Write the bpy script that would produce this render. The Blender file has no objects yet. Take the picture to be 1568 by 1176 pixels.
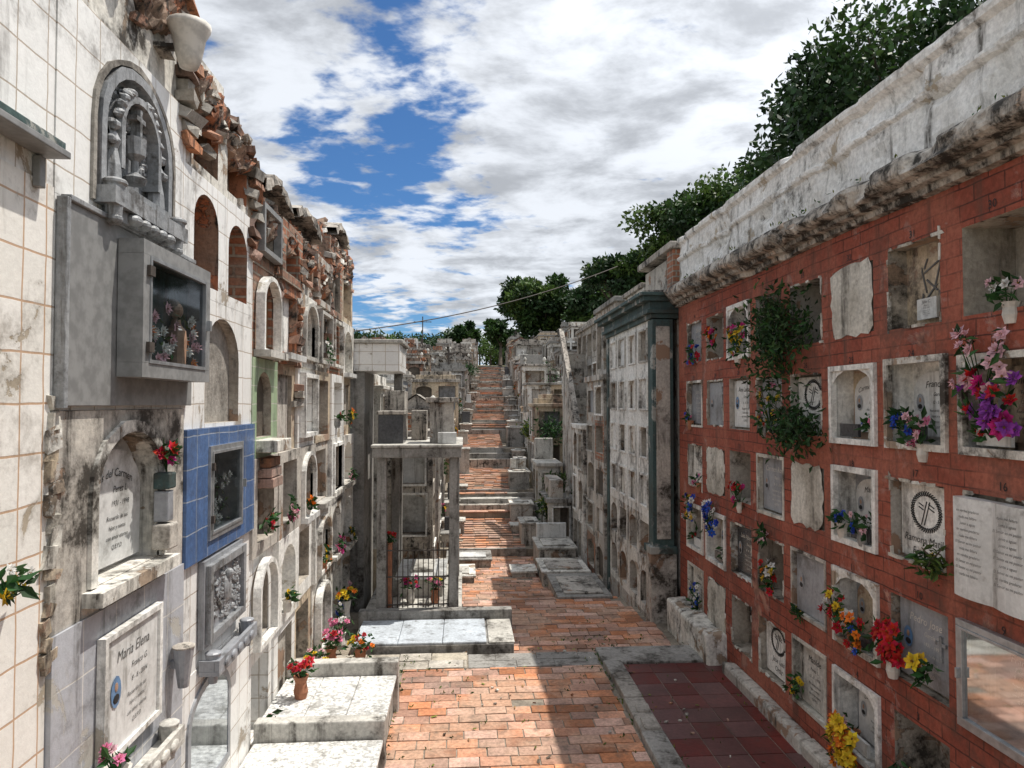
import bpy, math, random
import numpy as np
from mathutils import Vector, Matrix, Euler, noise as mnoise
R = random.Random(7)
scene = bpy.context.scene
# ------------------------------------------------------------------ node helpers
def nd(nt, t, ins=None, **props):
    n = nt.nodes.new(t)
    for k, v in props.items(): setattr(n, k, v)
    for k, v in (ins or {}).items():
        if isinstance(v, bpy.types.NodeSocket): nt.links.new(v, n.inputs[k])
        else: n.inputs[k].default_value = v
    return n
def mth(nt, op, a, b=0.0, c=None, clamp=False):
    d = {0: a, 1: b}
    if c is not None: d[2] = c
    n = nd(nt, 'ShaderNodeMath', d, operation=op); n.use_clamp = clamp
    return n.outputs[0]
def c4(c): return (c[0], c[1], c[2], 1.0)
def mix(nt, f, a, b, blend='MIX'):
    a = c4(a) if isinstance(a, tuple) else a
    b = c4(b) if isinstance(b, tuple) else b
    return nd(nt, 'ShaderNodeMix', {0: f, 6: a, 7: b}, data_type='RGBA', blend_type=blend).outputs[2]
def mr(nt, v, a, b, c=0.0, d=1.0):
    n = nd(nt, 'ShaderNodeMapRange', {0: v, 1: a, 2: b, 3: c, 4: d}); n.interpolation_type = 'SMOOTHSTEP'
    return n.outputs[0]
def noise(nt, vec, scale, detail=4, rough=.55, dist=0.0):
    return nd(nt, 'ShaderNodeTexNoise', {'Vector': vec, 'Scale': scale, 'Detail': detail, 'Roughness': rough, 'Distortion': dist}).outputs[0]
def vscale(nt, vec, s):
    return nd(nt, 'ShaderNodeMapping', {'Vector': vec, 'Scale': s}).outputs[0]
MATS = {}
def newmat(name):
    m = bpy.data.materials.new(name); m.use_nodes = True
    nt = m.node_tree; nt.nodes.clear()
    out = nt.nodes.new('ShaderNodeOutputMaterial')
    b = nt.nodes.new('ShaderNodeBsdfPrincipled')
    nt.links.new(b.outputs[0], out.inputs[0])
    MATS[name] = m
    return m, nt, b, out
def surf(name, col, col2=None, brick=None, dirt=.4, dirtcol=(.055, .048, .040), peel=None, peelth=.6, rough=.85,
         bump=.5, spec=.25, island=0.0, fine=.25, dscale=1.0, tint=None, th=.465):
    m, nt, b, out = newmat(name)
    pos = nd(nt, 'ShaderNodeNewGeometry').outputs['Position']
    if col2 is None: col2 = tuple(x*.85 for x in col)
    bh = None
    if brick:
        w, h, ms, mc = brick
        uv = nd(nt, 'ShaderNodeTexCoord').outputs['UV']
        wob = nd(nt, 'ShaderNodeTexNoise', {'Vector': pos, 'Scale': 4.0, 'Detail': 2.0}).outputs['Color']
        wob = nd(nt, 'ShaderNodeVectorMath', {0: wob, 1: (.5, .5, .5)}, operation='SUBTRACT').outputs[0]
        wob = nd(nt, 'ShaderNodeVectorMath', {0: wob, 3: .022}, operation='SCALE').outputs[0]
        uv = nd(nt, 'ShaderNodeVectorMath', {0: uv, 1: wob}, operation='ADD').outputs[0]
        bt = nd(nt, 'ShaderNodeTexBrick', {'Vector': uv, 'Color1': c4(col), 'Color2': c4(col2), 'Mortar': c4(mc), 'Scale': 1.0,
                'Mortar Size': ms, 'Mortar Smooth': .2, 'Brick Width': w, 'Row Height': h})
        if name.startswith('tile'): bt.offset = 0.0
        base = bt.outputs[0]; bh = bt.outputs[1]
    else:
        base = mix(nt, mr(nt, noise(nt, pos, 2.3, 4, .6), .35, .65), col, col2)
    if island:
        rp = nd(nt, 'ShaderNodeNewGeometry').outputs['Random Per Island']
        v = mr(nt, rp, 0, 1, 1-island, 1+island)
        base = nd(nt, 'ShaderNodeHueSaturation', {'Color': base, 'Value': v, 'Saturation': mr(nt, mth(nt, 'FRACT', mth(nt, 'MULTIPLY', rp, 7.3)), 0, 1, .65, 1.1)}).outputs[0]
    if tint:
        base = mix(nt, mr(nt, noise(nt, pos, 1.1, 4, .6, .5), .45, .62, 0, .8), base, tint)
    fn = noise(nt, pos, 28, 4, .7)
    fv = mr(nt, fn, .3, .7, 1-fine, 1+fine*.4)
    base = mix(nt, 1.0, base, nd(nt, 'ShaderNodeCombineColor', {0: fv, 1: fv, 2: fv}).outputs[0], 'MULTIPLY')
    hgt = mth(nt, 'MULTIPLY', fn, .35)
    if peel:
        pn = noise(nt, pos, 2.6, 7, .68, .4)
        base = mix(nt, mr(nt, pn, peelth-.05, peelth, 0, .35), base, tuple(.5*(a+.35) for a in peel))
        pf = mr(nt, pn, peelth, peelth+.012)
        base = mix(nt, pf, base, peel)
        hgt = mth(nt, 'SUBTRACT', hgt, mth(nt, 'MULTIPLY', pf, .8))
    st = noise(nt, vscale(nt, pos, (5*dscale, 5*dscale, .5*dscale)), 1.3, 5, .66)
    bl = noise(nt, pos, 1.6*dscale, 6, .74)
    f1 = mr(nt, st, th+.04, th+.22); f2 = mr(nt, bl, th+.03, th+.19)
    f = mth(nt, 'MULTIPLY', mth(nt, 'MAXIMUM', f1, f2), dirt, clamp=True)
    f = mth(nt, 'MULTIPLY', f, mr(nt, noise(nt, pos, 11, 4, .75), .28, .6, .35, 1.2), clamp=True)
    base = mix(nt, f, base, dirtcol)
    if bh is not None: hgt = mth(nt, 'SUBTRACT', hgt, mth(nt, 'MULTIPLY', bh, .8))
    bp = nd(nt, 'ShaderNodeBump', {'Height': hgt, 'Strength': bump, 'Distance': .02})
    nt.links.new(base, b.inputs['Base Color']); nt.links.new(bp.outputs[0], b.inputs['Normal'])
    b.inputs['Roughness'].default_value = rough; b.inputs['Specular IOR Level'].default_value = spec
    return m
def flat(name, col, rough=.6, metal=0.0, island=0.0, spec=.3, trans=0.0):
    m, nt, b, out = newmat(name)
    pos = nd(nt, 'ShaderNodeNewGeometry').outputs['Position']
    base = mix(nt, mr(nt, noise(nt, pos, 14, 3, .6), .35, .65), col, tuple(x*.72 for x in col))
    if island:
        rp = nd(nt, 'ShaderNodeNewGeometry').outputs['Random Per Island']
        base = nd(nt, 'ShaderNodeHueSaturation', {'Color': base, 'Value': mr(nt, rp, 0, 1, 1-island, 1+island), 'Hue': mr(nt, mth(nt, 'FRACT', mth(nt, 'MULTIPLY', rp, 5.7)), 0, 1, .49, .515)}).outputs[0]
    nt.links.new(base, b.inputs['Base Color'])
    b.inputs['Roughness'].default_value = rough; b.inputs['Metallic'].default_value = metal
    b.inputs['Specular IOR Level'].default_value = spec
    if trans:
        tr = nd(nt, 'ShaderNodeBsdfTranslucent', {'Color': base})
        ms = nd(nt, 'ShaderNodeMixShader', {0: trans, 1: b.outputs[0], 2: tr.outputs[0]})
        nt.links.new(ms.outputs[0], out.inputs[0])
    return m
# ------------------------------------------------------------------ materials
surf('plaster_white', (.78, .755, .70), (.66, .63, .56), dirt=.9, peel=(.35, .27, .20), peelth=.57)
surf('plaster_clean', (.83, .82, .78), (.75, .73, .68), dirt=.65, bump=.4, peel=(.45, .41, .34), peelth=.63)
surf('plaster_grey', (.42, .39, .35), (.54, .50, .44), dirt=.93, peel=(.30, .20, .14), peelth=.575)
surf('plaster_cream', (.60, .49, .35), (.50, .41, .30), dirt=.85, peel=(.36, .25, .18), peelth=.56)
surf('cement_white', (.66, .63, .56), (.44, .41, .35), dirt=.7, bump=.9)
surf('cement_grey', (.38, .35, .31), (.27, .25, .22), dirt=.75, bump=.9, dirtcol=(.07, .06, .05))
surf('concrete', (.35, .335, .31), (.27, .26, .24), dirt=.88, bump=.6)
surf('concrete_light', (.58, .56, .51), (.44, .42, .38), dirt=.85, bump=.6)
surf('stained', (.34, .30, .26), (.52, .48, .42), dirt=.97, dirtcol=(.03, .027, .024), bump=1.0, dscale=2, th=.44)
surf('cornice_stone', (.42, .37, .31), (.62, .58, .52), dirt=.98, dirtcol=(.04, .036, .031), bump=1.0, dscale=1.3, th=.395, peel=(.54, .42, .33), peelth=.60)
surf('parapet', (.84, .83, .80), (.74, .72, .68), dirt=.88, dirtcol=(.10, .092, .08), peel=(.44, .38, .30), peelth=.60, dscale=1.1, th=.48)
surf('tile_white', (.86, .85, .82), (.80, .79, .76), brick=(.20, .20, .004, (.46, .38, .30)), dirt=.6, dirtcol=(.12, .10, .08), rough=.35, spec=.4, bump=.3, fine=.06, peel=(.40, .34, .27), peelth=.61, th=.50)
surf('tile_cream', (.84, .81, .76), (.77, .74, .68), brick=(.15, .20, .005, (.54, .36, .24)), dirt=.5, dirtcol=(.16, .13, .09), rough=.35, spec=.4, bump=.3, fine=.06, peel=(.42, .36, .28), peelth=.66, th=.50)
surf('tile_grey', (.46, .47, .50), (.40, .41, .44), brick=(.30, .30, .004, (.64, .62, .58)), dirt=.6, rough=.35, bump=.3, fine=.1, peel=(.44, .42, .38), peelth=.63)
surf('tile_blue', (.06, .125, .28), (.09, .165, .34), brick=(.20, .20, .004, (.34, .38, .44)), dirt=.3, rough=.3, spec=.5, bump=.3, fine=.25)
surf('tile_green', (.36, .46, .29), (.30, .40, .25), brick=(.15, .15, .004, (.55, .55, .48)), dirt=.5, rough=.35, bump=.3, fine=.1)
surf('brick_painted', (.33, .090, .056), (.255, .066, .042), brick=(.24, .10, .005, (.10, .036, .027)), dirt=.6, dirtcol=(.11, .06, .045), rough=.85, bump=.6, fine=.25, peel=(.42, .21, .15), peelth=.62, tint=(.37, .13, .085))
surf('brick_raw', (.42, .17, .095), (.30, .13, .075), brick=(.24, .08, .012, (.36, .31, .25)), dirt=.85, bump=1.0, tint=(.28, .20, .15))
surf('rubble', (.38, .18, .105), (.26, .155, .11), dirt=.93, island=.55, bump=1.0, dscale=2, dirtcol=(.04, .034, .028), th=.46)
surf('rubble_core', (.32, .20, .135), (.22, .165, .125), dirt=.97, dirtcol=(.03, .026, .022), bump=1.0, dscale=2.2, peel=(.42, .18, .10), peelth=.52, th=.455)
surf('path_brick', (.55, .265, .155), (.45, .20, .115), dirt=.55, dirtcol=(.15, .12, .09), island=.35, bump=.7, fine=.3, tint=(.52, .34, .24))
surf('pale_tile', (.62, .55, .44), (.52, .46, .37), dirt=.55, island=.2, bump=.4)
surf('red_floor_tile', (.15, .032, .028), (.115, .026, .024), dirt=.5, dirtcol=(.08, .05, .045), island=.15, rough=.42, spec=.4, bump=.25)
surf('mortar', (.34, .29, .23), (.22, .19, .15), dirt=.55, bump=.8)
surf('earth', (.22, .18, .12), (.10, .12, .05), dirt=.5, bump=1.0)
surf('terrazzo', (.80, .79, .75), (.73, .72, .69), dirt=.6, dirtcol=(.15, .14, .12), rough=.5, fine=.6, bump=.15)
surf('slab_blueish', (.60, .65, .70), (.50, .54, .58), dirt=.75, dirtcol=(.12, .12, .12), rough=.4, fine=.25, bump=.15)
surf('marble', (.72, .72, .70), (.60, .60, .58), dirt=.65, dirtcol=(.16, .15, .13), rough=.35, spec=.45, fine=.12, bump=.15)
surf('marble_grey', (.34, .35, .37), (.27, .28, .30), dirt=.55, rough=.35, spec=.45, fine=.15, bump=.2)
surf('granite_dark', (.045, .045, .05), (.08, .08, .085), dirt=.15, rough=.25, spec=.5, fine=.4, bump=.1)
surf('relief_metal', (.34, .345, .35), (.23, .24, .25), dirt=.85, rough=.5, spec=.5, bump=.6, dscale=2.5)
surf('teal_paint', (.065, .105, .10), (.05, .085, .085), dirt=.7, rough=.7, peel=(.34, .34, .31), peelth=.59)
surf('wood_board', (.34, .20, .09), (.26, .15, .07), dirt=.45, bump=.5)
surf('interior_dark', (.08, .068, .055), (.14, .115, .09), dirt=.5, bump=1.0)
surf('recess_plaster', (.50, .45, .38), (.34, .30, .25), dirt=.93, bump=.9, peel=(.34, .24, .17), peelth=.59)
flat('aluminium', (.45, .46, .47), .35, .6)
flat('alu_grey', (.26, .26, .255), .45)
flat('iron', (.08, .065, .055), .6)
flat('ink', (.025, .025, .025), .6)
flat('ink_faded', (.13, .125, .12), .7)
flat('pot_white', (.66, .62, .56), .6)
flat('terracotta', (.42, .18, .10), .8)
flat('photo_print', (.12, .24, .42), .3)
flat('photo_warm', (.40, .25, .17), .3)
for n_, c_ in dict(red=(.52, .012, .025), pink=(.75, .22, .38), lightpink=(.80, .50, .55), purple=(.32, .06, .42), yellow=(.80, .55, .03), orange=(.80, .22, .02),
                  blue=(.03, .10, .55), white=(.78, .76, .72), centre=(.25, .12, .02), magenta=(.62, .03, .25)).items():
    flat('petal_'+n_, c_, .7, island=.2, trans=.15)
flat('leaf', (.032, .09, .023), .6, island=.5, trans=.2)
flat('leaf_tree', (.044, .090, .022), .55, island=.55, trans=.2)
flat('leaf_bright', (.078, .130, .028), .55, island=.45, trans=.25)
flat('leaf_dark', (.027, .060, .019), .55, island=.5, trans=.15)
flat('leaf_yellow', (.20, .24, .04), .6, island=.4, trans=.2)
surf('bark', (.13, .10, .075), (.08, .065, .05), dirt=.3, bump=1.0)
m, nt, b, out = newmat('glass_pane')
tr = nd(nt, 'ShaderNodeBsdfTransparent', {'Color': (.68, .74, .77, 1)})
gl = nd(nt, 'ShaderNodeBsdfGlossy', {'Color': (.8, .85, .9, 1), 'Roughness': .05})
fr = nd(nt, 'ShaderNodeFresnel', {'IOR': 1.45}).outputs[0]
fr = mth(nt, 'ADD', mth(nt, 'MULTIPLY', fr, .6), .04, clamp=True)
ms = nd(nt, 'ShaderNodeMixShader', {0: fr, 1: tr.outputs[0], 2: gl.outputs[0]})
nt.links.new(ms.outputs[0], out.inputs[0])
# ------------------------------------------------------------------ mesh builder
class MB:
    def __init__(s): s.v = []; s.f = []; s.m = []; s.mn = []
    def mi(s, n):
        if n not in s.mn: s.mn.append(n)
        return s.mn.index(n)
    def poly(s, pts, mat):
        i = len(s.v); s.v += [tuple(p) for p in pts]; s.f.append(tuple(range(i, i+len(pts)))); s.m.append(s.mi(mat))
    def shared(s, pts, faces, mat):
        i = len(s.v); s.v += [tuple(p) for p in pts]; k = s.mi(mat)
        for f in faces: s.f.append(tuple(i+a for a in f)); s.m.append(k)
    BF = [(0, 3, 2, 1), (4, 5, 6, 7), (0, 1, 5, 4), (1, 2, 6, 5), (2, 3, 7, 6), (3, 0, 4, 7)]
    def box(s, x0, x1, y0, y1, z0, z1, mat):
        s.shared([(x0, y0, z0), (x1, y0, z0), (x1, y1, z0), (x0, y1, z0), (x0, y0, z1), (x1, y0, z1), (x1, y1, z1), (x0, y1, z1)], MB.BF, mat)
    def obox(s, c, size, rot, mat, jit=0.0):
        M = Euler(rot).to_matrix(); c = Vector(c); P = []
        for a in [(-1, -1, -1), (1, -1, -1), (1, 1, -1), (-1, 1, -1), (-1, -1, 1), (1, -1, 1), (1, 1, 1), (-1, 1, 1)]:
            q = Vector([a[i]*size[i]/2*(1+R.uniform(-jit, jit)) for i in range(3)])
            P.append(c+M@q)
        s.shared(P, MB.BF, mat)
    def cyl(s, p0, p1, r0, r1, n, mat, cap=True):
        p0 = Vector(p0); p1 = Vector(p1); d = (p1-p0)
        if d.length < 1e-6: return
        d.normalize(); a = d.orthogonal().normalized(); b = d.cross(a)
        P = []
        for p, r in ((p0, r0), (p1, r1)):
            for i in range(n):
                t = 2*math.pi*i/n; P.append(p+a*math.cos(t)*r+b*math.sin(t)*r)
        F = [(i, (i+1) % n, n+(i+1) % n, n+i) for i in range(n)]
        if cap: F += [tuple(range(n))[::-1], tuple(range(n, 2*n))]
        s.shared(P, F, mat)
    def ell(s, c, r, mat, seg=10, rings=7, jit=0.0):
        P = []; F = []
        for j in range(rings+1):
            ph = math.pi*j/rings
            for i in range(seg):
                t = 2*math.pi*i/seg; k = 1+R.uniform(-jit, jit)
                P.append((c[0]+r[0]*k*math.sin(ph)*math.cos(t), c[1]+r[1]*k*math.sin(ph)*math.sin(t), c[2]+r[2]*k*math.cos(ph)))
        for j in range(rings):
            for i in range(seg):
                F.append((j*seg+i, (j+1)*seg+i, (j+1)*seg+(i+1) % seg, j*seg+(i+1) % seg))
        s.shared(P, F, mat)
    def lathe(s, c, prof, n, mat):
        P = []; F = []
        for (r, z) in prof:
            for i in range(n):
                t = 2*math.pi*i/n; P.append((c[0]+r*math.cos(t), c[1]+r*math.sin(t), c[2]+z))
        for j in range(len(prof)-1):
            for i in range(n):
                F.append((j*n+i, j*n+(i+1) % n, (j+1)*n+(i+1) % n, (j+1)*n+i))
        s.shared(P, F, mat)
    def obj(s, name, parent=None, smooth=False, bevel=0.0):
        me = bpy.data.meshes.new(name); me.from_pydata(s.v, [], s.f)
        for n in s.mn: me.materials.append(MATS[n])
        me.polygons.foreach_set('material_index', s.m)
        me.update()
        uvl = me.uv_layers.new(name='UVMap')
        V = np.array(s.v); uv = np.zeros((len(me.loops), 2))
        nf = len(me.polygons); nor = np.zeros(nf*3); me.polygons.foreach_get('normal', nor); nor = np.abs(nor.reshape(-1, 3))
        tot = np.zeros(nf, dtype=int); me.polygons.foreach_get('loop_total', tot)
        ln = np.repeat(nor, tot, axis=0)
        li = np.zeros(len(me.loops), dtype=int); me.loops.foreach_get('vertex_index', li)
        P = V[li]; ax = np.argmax(ln, axis=1)
        uv[:, 0] = np.where(ax == 0, P[:, 1], P[:, 0]); uv[:, 1] = np.where(ax == 2, P[:, 1], P[:, 2])
        uvl.data.foreach_set('uv', uv.ravel())
        if smooth: me.polygons.foreach_set('use_smooth', [True]*nf)
        o = bpy.data.objects.new(name, me); scene.collection.objects.link(o)
        if parent: o.parent = parent
        if bevel:
            bm_ = o.modifiers.new('bevel', 'BEVEL'); bm_.width = bevel; bm_.segments = 2; bm_.limit_method = 'ANGLE'
        return o
class Fr:
    def __init__(s, kind, w): s.k = kind; s.w = w
    def P(s, a, t, d):
        if s.k == 'L': return Vector((s.w+d, a, t))
        if s.k == 'R': return Vector((s.w-d, a, t))
        return Vector((a, s.w-d, t))
    @property
    def tx(s): return -1 if s.k == 'R' else 1
    @property
    def n(s): return {'L': Vector((1, 0, 0)), 'R': Vector((-1, 0, 0)), 'F': Vector((0, -1, 0))}[s.k]
def fbox(mb, F, s0, s1, t0, t1, d0, d1, mat):
    a = F.P(s0, t0, d0); b = F.P(s1, t1, d1)
    mb.box(min(a.x, b.x), max(a.x, b.x), min(a.y, b.y), max(a.y, b.y), min(a.z, b.z), max(a.z, b.z), mat)
def outline(h0, h1, b0, b1, rise=0.0, n=12):
    if rise <= 0: top = [(h0, b1), (h1, b1)]
    else:
        c = (h0+h1)/2; w = (h1-h0)/2; sp = b1-rise
        top = [(c-w*math.cos(math.pi*i/n), sp+rise*math.sin(math.pi*i/n)) for i in range(n+1)]
    return top
def cell(mb, F, s0, s1, t0, t1, h0, h1, b0, b1, rise, depth, mf, mr_, mb_, d=0.0, ret=0.0):
    top = outline(h0, h1, b0, b1, rise)
    q = lambda A, m_: mb.poly([F.P(*a) for a in A], m_)
    q([(s0, t0, d), (h0, t0, d), (h0, t1, d), (s0, t1, d)], mf)
    q([(h1, t0, d), (s1, t0, d), (s1, t1, d), (h1, t1, d)], mf)
    q([(h0, t0, d), (h1, t0, d), (h1, b0, d), (h0, b0, d)], mf)
    for (a, b) in zip(top[:-1], top[1:]):
        q([(a[0], a[1], d), (b[0], b[1], d), (b[0], t1, d), (a[0], t1, d)], mf)
    ol = [(h0, b0)]+top+[(h1, b0)]
    for i in range(len(ol)):
        a = ol[i]; b = ol[(i+1) % len(ol)]
        q([(a[0], a[1], d), (b[0], b[1], d), (b[0], b[1], -depth), (a[0], a[1], -depth)], mr_)
    q([(a[0], a[1], -depth) for a in ol], mb_)
    if ret:
        for (a, b) in (((s0, t0), (s1, t0)), ((s1, t0), (s1, t1)), ((s1, t1), (s0, t1)), ((s0, t1), (s0, t0))):
            q([(a[0], a[1], d), (b[0], b[1], d), (b[0], b[1], d-ret), (a[0], a[1], d-ret)], mf)
def ring(mb, F, h0, h1, b0, b1, rise, w, d0, d1, mat, bottom=True):
    i_ = [(h0, b0)]+outline(h0, h1, b0, b1, rise)+[(h1, b0)]
    r2 = rise+w if rise > 0 else 0
    o_ = [(h0-w, b0-(w if bottom else 0))]+outline(h0-w, h1+w, b0, b1+w, r2)+[(h1+w, b0-(w if bottom else 0))]
    o_ = [(a+R.uniform(-.006, .006), c+R.uniform(-.006, .006)) for a, c in o_]
    n = len(i_); rg = range(n if bottom else n-1)
    for k in rg:
        a, b, c, e = i_[k], i_[(k+1) % n], o_[(k+1) % n], o_[k]
        mb.poly([F.P(a[0], a[1], d1), F.P(b[0], b[1], d1), F.P(c[0], c[1], d1), F.P(e[0], e[1], d1)], mat)
        mb.poly([F.P(a[0], a[1], d1), F.P(b[0], b[1], d1), F.P(b[0], b[1], d0), F.P(a[0], a[1], d0)], mat)
        mb.poly([F.P(e[0], e[1], d1), F.P(c[0], c[1], d1), F.P(c[0], c[1], d0), F.P(e[0], e[1], d0)], mat)
# ------------------------------------------------------------------ text
TC = {}
def textpoly(s):
    if s in TC: return TC[s]
    cu = bpy.data.curves.new('t', 'FONT'); cu.body = s; cu.size = 1.0; cu.align_x = 'CENTER'; cu.resolution_u = 2
    ob = bpy.data.objects.new('t', cu); scene.collection.objects.link(ob)
    dg = bpy.context.evaluated_depsgraph_get(); me = ob.evaluated_get(dg).to_mesh()
    r = ([(v.co.x, v.co.y) for v in me.vertices], [tuple(p.vertices) for p in me.polygons])
    ob.evaluated_get(dg).to_mesh_clear(); bpy.data.objects.remove(ob); bpy.data.curves.remove(cu)
    TC[s] = r; return r
def text(mb, F, s, t, d, size, st, mat='ink', slant=0.22, arc=0.0):
    V, Fc = textpoly(st)
    mb.shared([F.P(s+F.tx*(x+slant*y)*size, t+y*size-arc*(x*size)**2, d) for x, y in V], Fc, mat)
# ------------------------------------------------------------------ flowers
def bloom(mb, c, n, r, mat, cm='petal_centre'):
    n = n.normalized(); a = n.orthogonal().normalized(); b = n.cross(a)
    for (k, L, tilt, off) in ((6, 1.0, .25, 0), (5, .72, .8, .4), (4, .42, 1.5, .1)):
        for i in range(k):
            t = off+2*math.pi*i/k+R.uniform(-.15, .15); L2 = L*R.uniform(.85, 1.1)
            u = a*math.cos(t)+b*math.sin(t); w = n.cross(u)
            mb.poly([c+u*r*.08, c+u*r*.55*L2+w*r*.33*L+n*r*.22*tilt, c+u*r*L2+n*r*.45*tilt, c+u*r*.55*L2-w*r*.33*L+n*r*.22*tilt], mat)
    mb.ell(c+n*r*.12, (r*.14,)*3, cm, 5, 3)
def leafq(mb, c, L, mat='leaf', n=None):
    d = Vector((R.gauss(0, 1), R.gauss(0, 1), R.gauss(0, 1))).normalized()
    if n is not None: d = (d+n*.8).normalized()
    w = d.orthogonal().normalized(); w = Matrix.Rotation(R.uniform(0, 6.28), 3, d)@w
    k = d.cross(w)*L*.12
    mb.poly([c, c+d*L*.5+w*L*.2+k, c+d*L, c+d*L*.5-w*L*.2+k], mat)
def bouquet(F, s, t, d, cols, n=8, spread=.12, r=.045, pot=True, name='flower_bouquet', leaves=26, zs=1.0):
    mb = MB(); c = F.P(s, t, d)
    tang = F.P(1, 0, 0)-F.P(0, 0, 0)
    if pot:
        b = F.P(s, t-spread*zs-.10, d-.02)
        mb.lathe(b, [(.001, 0), (.032, 0), (.045, .05), (.04, .09), (.052, .12), (.04, .12), (.03, .06)], 10, R.choice(['pot_white', 'pot_white', 'terracotta', 'alu_grey']))
    for i in range(n):
        o = tang*R.uniform(-1, 1)*spread+Vector((0, 0, R.uniform(-1, 1)*spread*zs))+F.n*R.uniform(-.02, .06)
        nn = (F.n*1.0+o*3+Vector((R.uniform(-.5, .5), R.uniform(-.5, .5), R.uniform(0, .6))))
        bloom(mb, c+o, nn, r*R.uniform(.75, 1.2), 'petal_'+R.choice(cols))
        mb.cyl(c+o, F.P(s, t-spread*zs-.02, d), .003, .003, 4, 'leaf', False)
    for i in range(leaves):
        o = tang*R.uniform(-1, 1)*spread*1.1+Vector((0, 0, R.uniform(-1.1, .9)*spread*zs))+F.n*R.uniform(-.03, .04)
        leafq(mb, c+o, R.uniform(.05, .11), n=F.n)
    return mb.obj(name)
def vase_flowers(x, y, z, cols, n=8, h=.22, spread=.1, r=.045, name='flower_vase'):
    mb = MB()
    mb.lathe((x, y, z), [(.001, 0), (.05, 0), (.065, .06), (.05, .14), (.07, h), (.055, h), (.04, .14)], 12, R.choice(['terracotta', 'pot_white', 'alu_grey']))
    for i in range(n):
        o = Vector((R.uniform(-1, 1)*spread, R.uniform(-1, 1)*spread, h+.04+R.uniform(0, 1)*spread*1.3))
        c = Vector((x, y, z))+o
        bloom(mb, c, Vector((o.x*6, o.y*6-.5, 1)), r*R.uniform(.8, 1.2), 'petal_'+R.choice(cols))
        mb.cyl((x, y, z+h-.05), c, .003, .003, 4, 'leaf', False)
    for i in range(n*3):
        leafq(mb, Vector((x+R.uniform(-1, 1)*spread, y+R.uniform(-1, 1)*spread, z+h+R.uniform(-.02, spread*1.3))), .09)
    return mb.obj(name)
def bush(name, c, rad, n, L, mats=('leaf',), hang=0.0):
    mb = MB(); c = Vector(c)
    for i in range(n):
        o = Vector((R.gauss(0, .5)*rad[0], R.gauss(0, .5)*rad[1], R.gauss(0, .5)*rad[2]))
        o.z -= hang*R.random()**2
        leafq(mb, c+o, L*R.uniform(.6, 1.3), R.choice(mats))
    for i in range(10):
        mb.cyl(c, c+Vector((R.gauss(0, .5)*rad[0], R.gauss(0, .5)*rad[1], R.gauss(0, .5)*rad[2]-hang*.3*R.random())), .008, .003, 4, 'bark', False)
    return mb.obj(name)
def cross_shape(mb, F, s, t, d0, d1, h, mat, w=None):
    w = w or h*.14
    fbox(mb, F, s-w/2, s+w/2, t, t+h, d0, d1, mat)
    fbox(mb, F, s-h*.3, s-w/2-.0005, t+h*.62, t+h*.62+w, d0, d1, mat)
    fbox(mb, F, s+w/2+.0005, s+h*.3, t+h*.62, t+h*.62+w, d0, d1, mat)
NAMES = ['Rosa Elvira', 'Pedro Jose', 'Jose M.', 'Ana Lucia', 'Luis Alberto', 'Carmen Rosa', 'Matilde', 'Franco', 'Julio C.', 'Elena', 'Mario', 'Ines']
def plaque(F, s, t, d, w, h, mat='marble', arch=0.0, title=None, photo=False, cross=False, name='memorial_plaque', script=True, frame=None):
    mb = MB()
    ol = [(s-w/2, t-h/2)]+outline(s-w/2, s+w/2, t-h/2, t+h/2, arch)+[(s+w/2, t-h/2)]
    th = .025
    mb.poly([F.P(a, b, d+th) for a, b in ol], mat)
    for i in range(len(ol)):
        a = ol[i]; b = ol[(i+1) % len(ol)]
        mb.poly([F.P(a[0], a[1], d), F.P(b[0], b[1], d), F.P(b[0], b[1], d+th), F.P(a[0], a[1], d+th)], mat)
    e = d+th+.002; o = F.tx*w*.12 if photo else 0; ik = R.choice(['ink', 'ink_faded', 'ink'])
    if mat in ('marble_grey', 'granite_dark'): ik = 'pot_white'
    if script:
        nm = title or R.choice(NAMES)
        text(mb, F, s, t+h*.26, e, min(.075, w*.75/max(5, len(nm)*.5)), nm, ik, arc=1.2 if arch else 0)
        text(mb, F, s+o, t+h*.12, e, w*.08, R.choice(['Garcia R.', 'Perez L.', 'Ortiz M.', 'Franco G.']), ik)
        text(mb, F, s+o, t-h*.0, e, w*.065, R.choice(['1931 - 1998', '12 - 5 - 1976', '8 - 8 - 2004']), ik)
        for q_, l_ in enumerate(['Recuerdo de sus', 'hijos y nietos', 'con amor eterno', 'Q.E.P.D.']):
            text(mb, F, s+o*.6, t-h*(.12+.085*q_), e, w*.055, l_, ik)
    if cross: cross_shape(mb, F, s+F.tx*w*.3, t-h*.1, e-.001, e+.012, h*.32 if script else h*.5, 'relief_metal')
    if photo:
        k = [(s+F.tx*(-w*.33)+w*.09*math.cos(a*.5236), t+h*.02+h*.14*math.sin(a*.5236)) for a in range(12)]
        mb.poly([F.P(a, b, e+.003) for a, b in k], R.choice(['photo_print', 'marble_grey', 'marble_grey']))
        c_ = F.P(s+F.tx*(-w*.33), t+h*.06, e+.004)
        mb.ell(c_, (.004, w*.03, w*.04) if F.k != 'F' else (w*.03, .004, w*.04), 'photo_warm', 8, 5)
        mb.ell(c_-Vector((0, 0, h*.10)), (.004, w*.055, w*.04) if F.k != 'F' else (w*.055, .004, w*.04), 'ink', 8, 5)
    if frame:
        ring(mb, F, s-w/2, s+w/2, t-h/2, t+h/2, arch, .03, d, d+th+.015, frame)
    return mb.obj(name)
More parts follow.
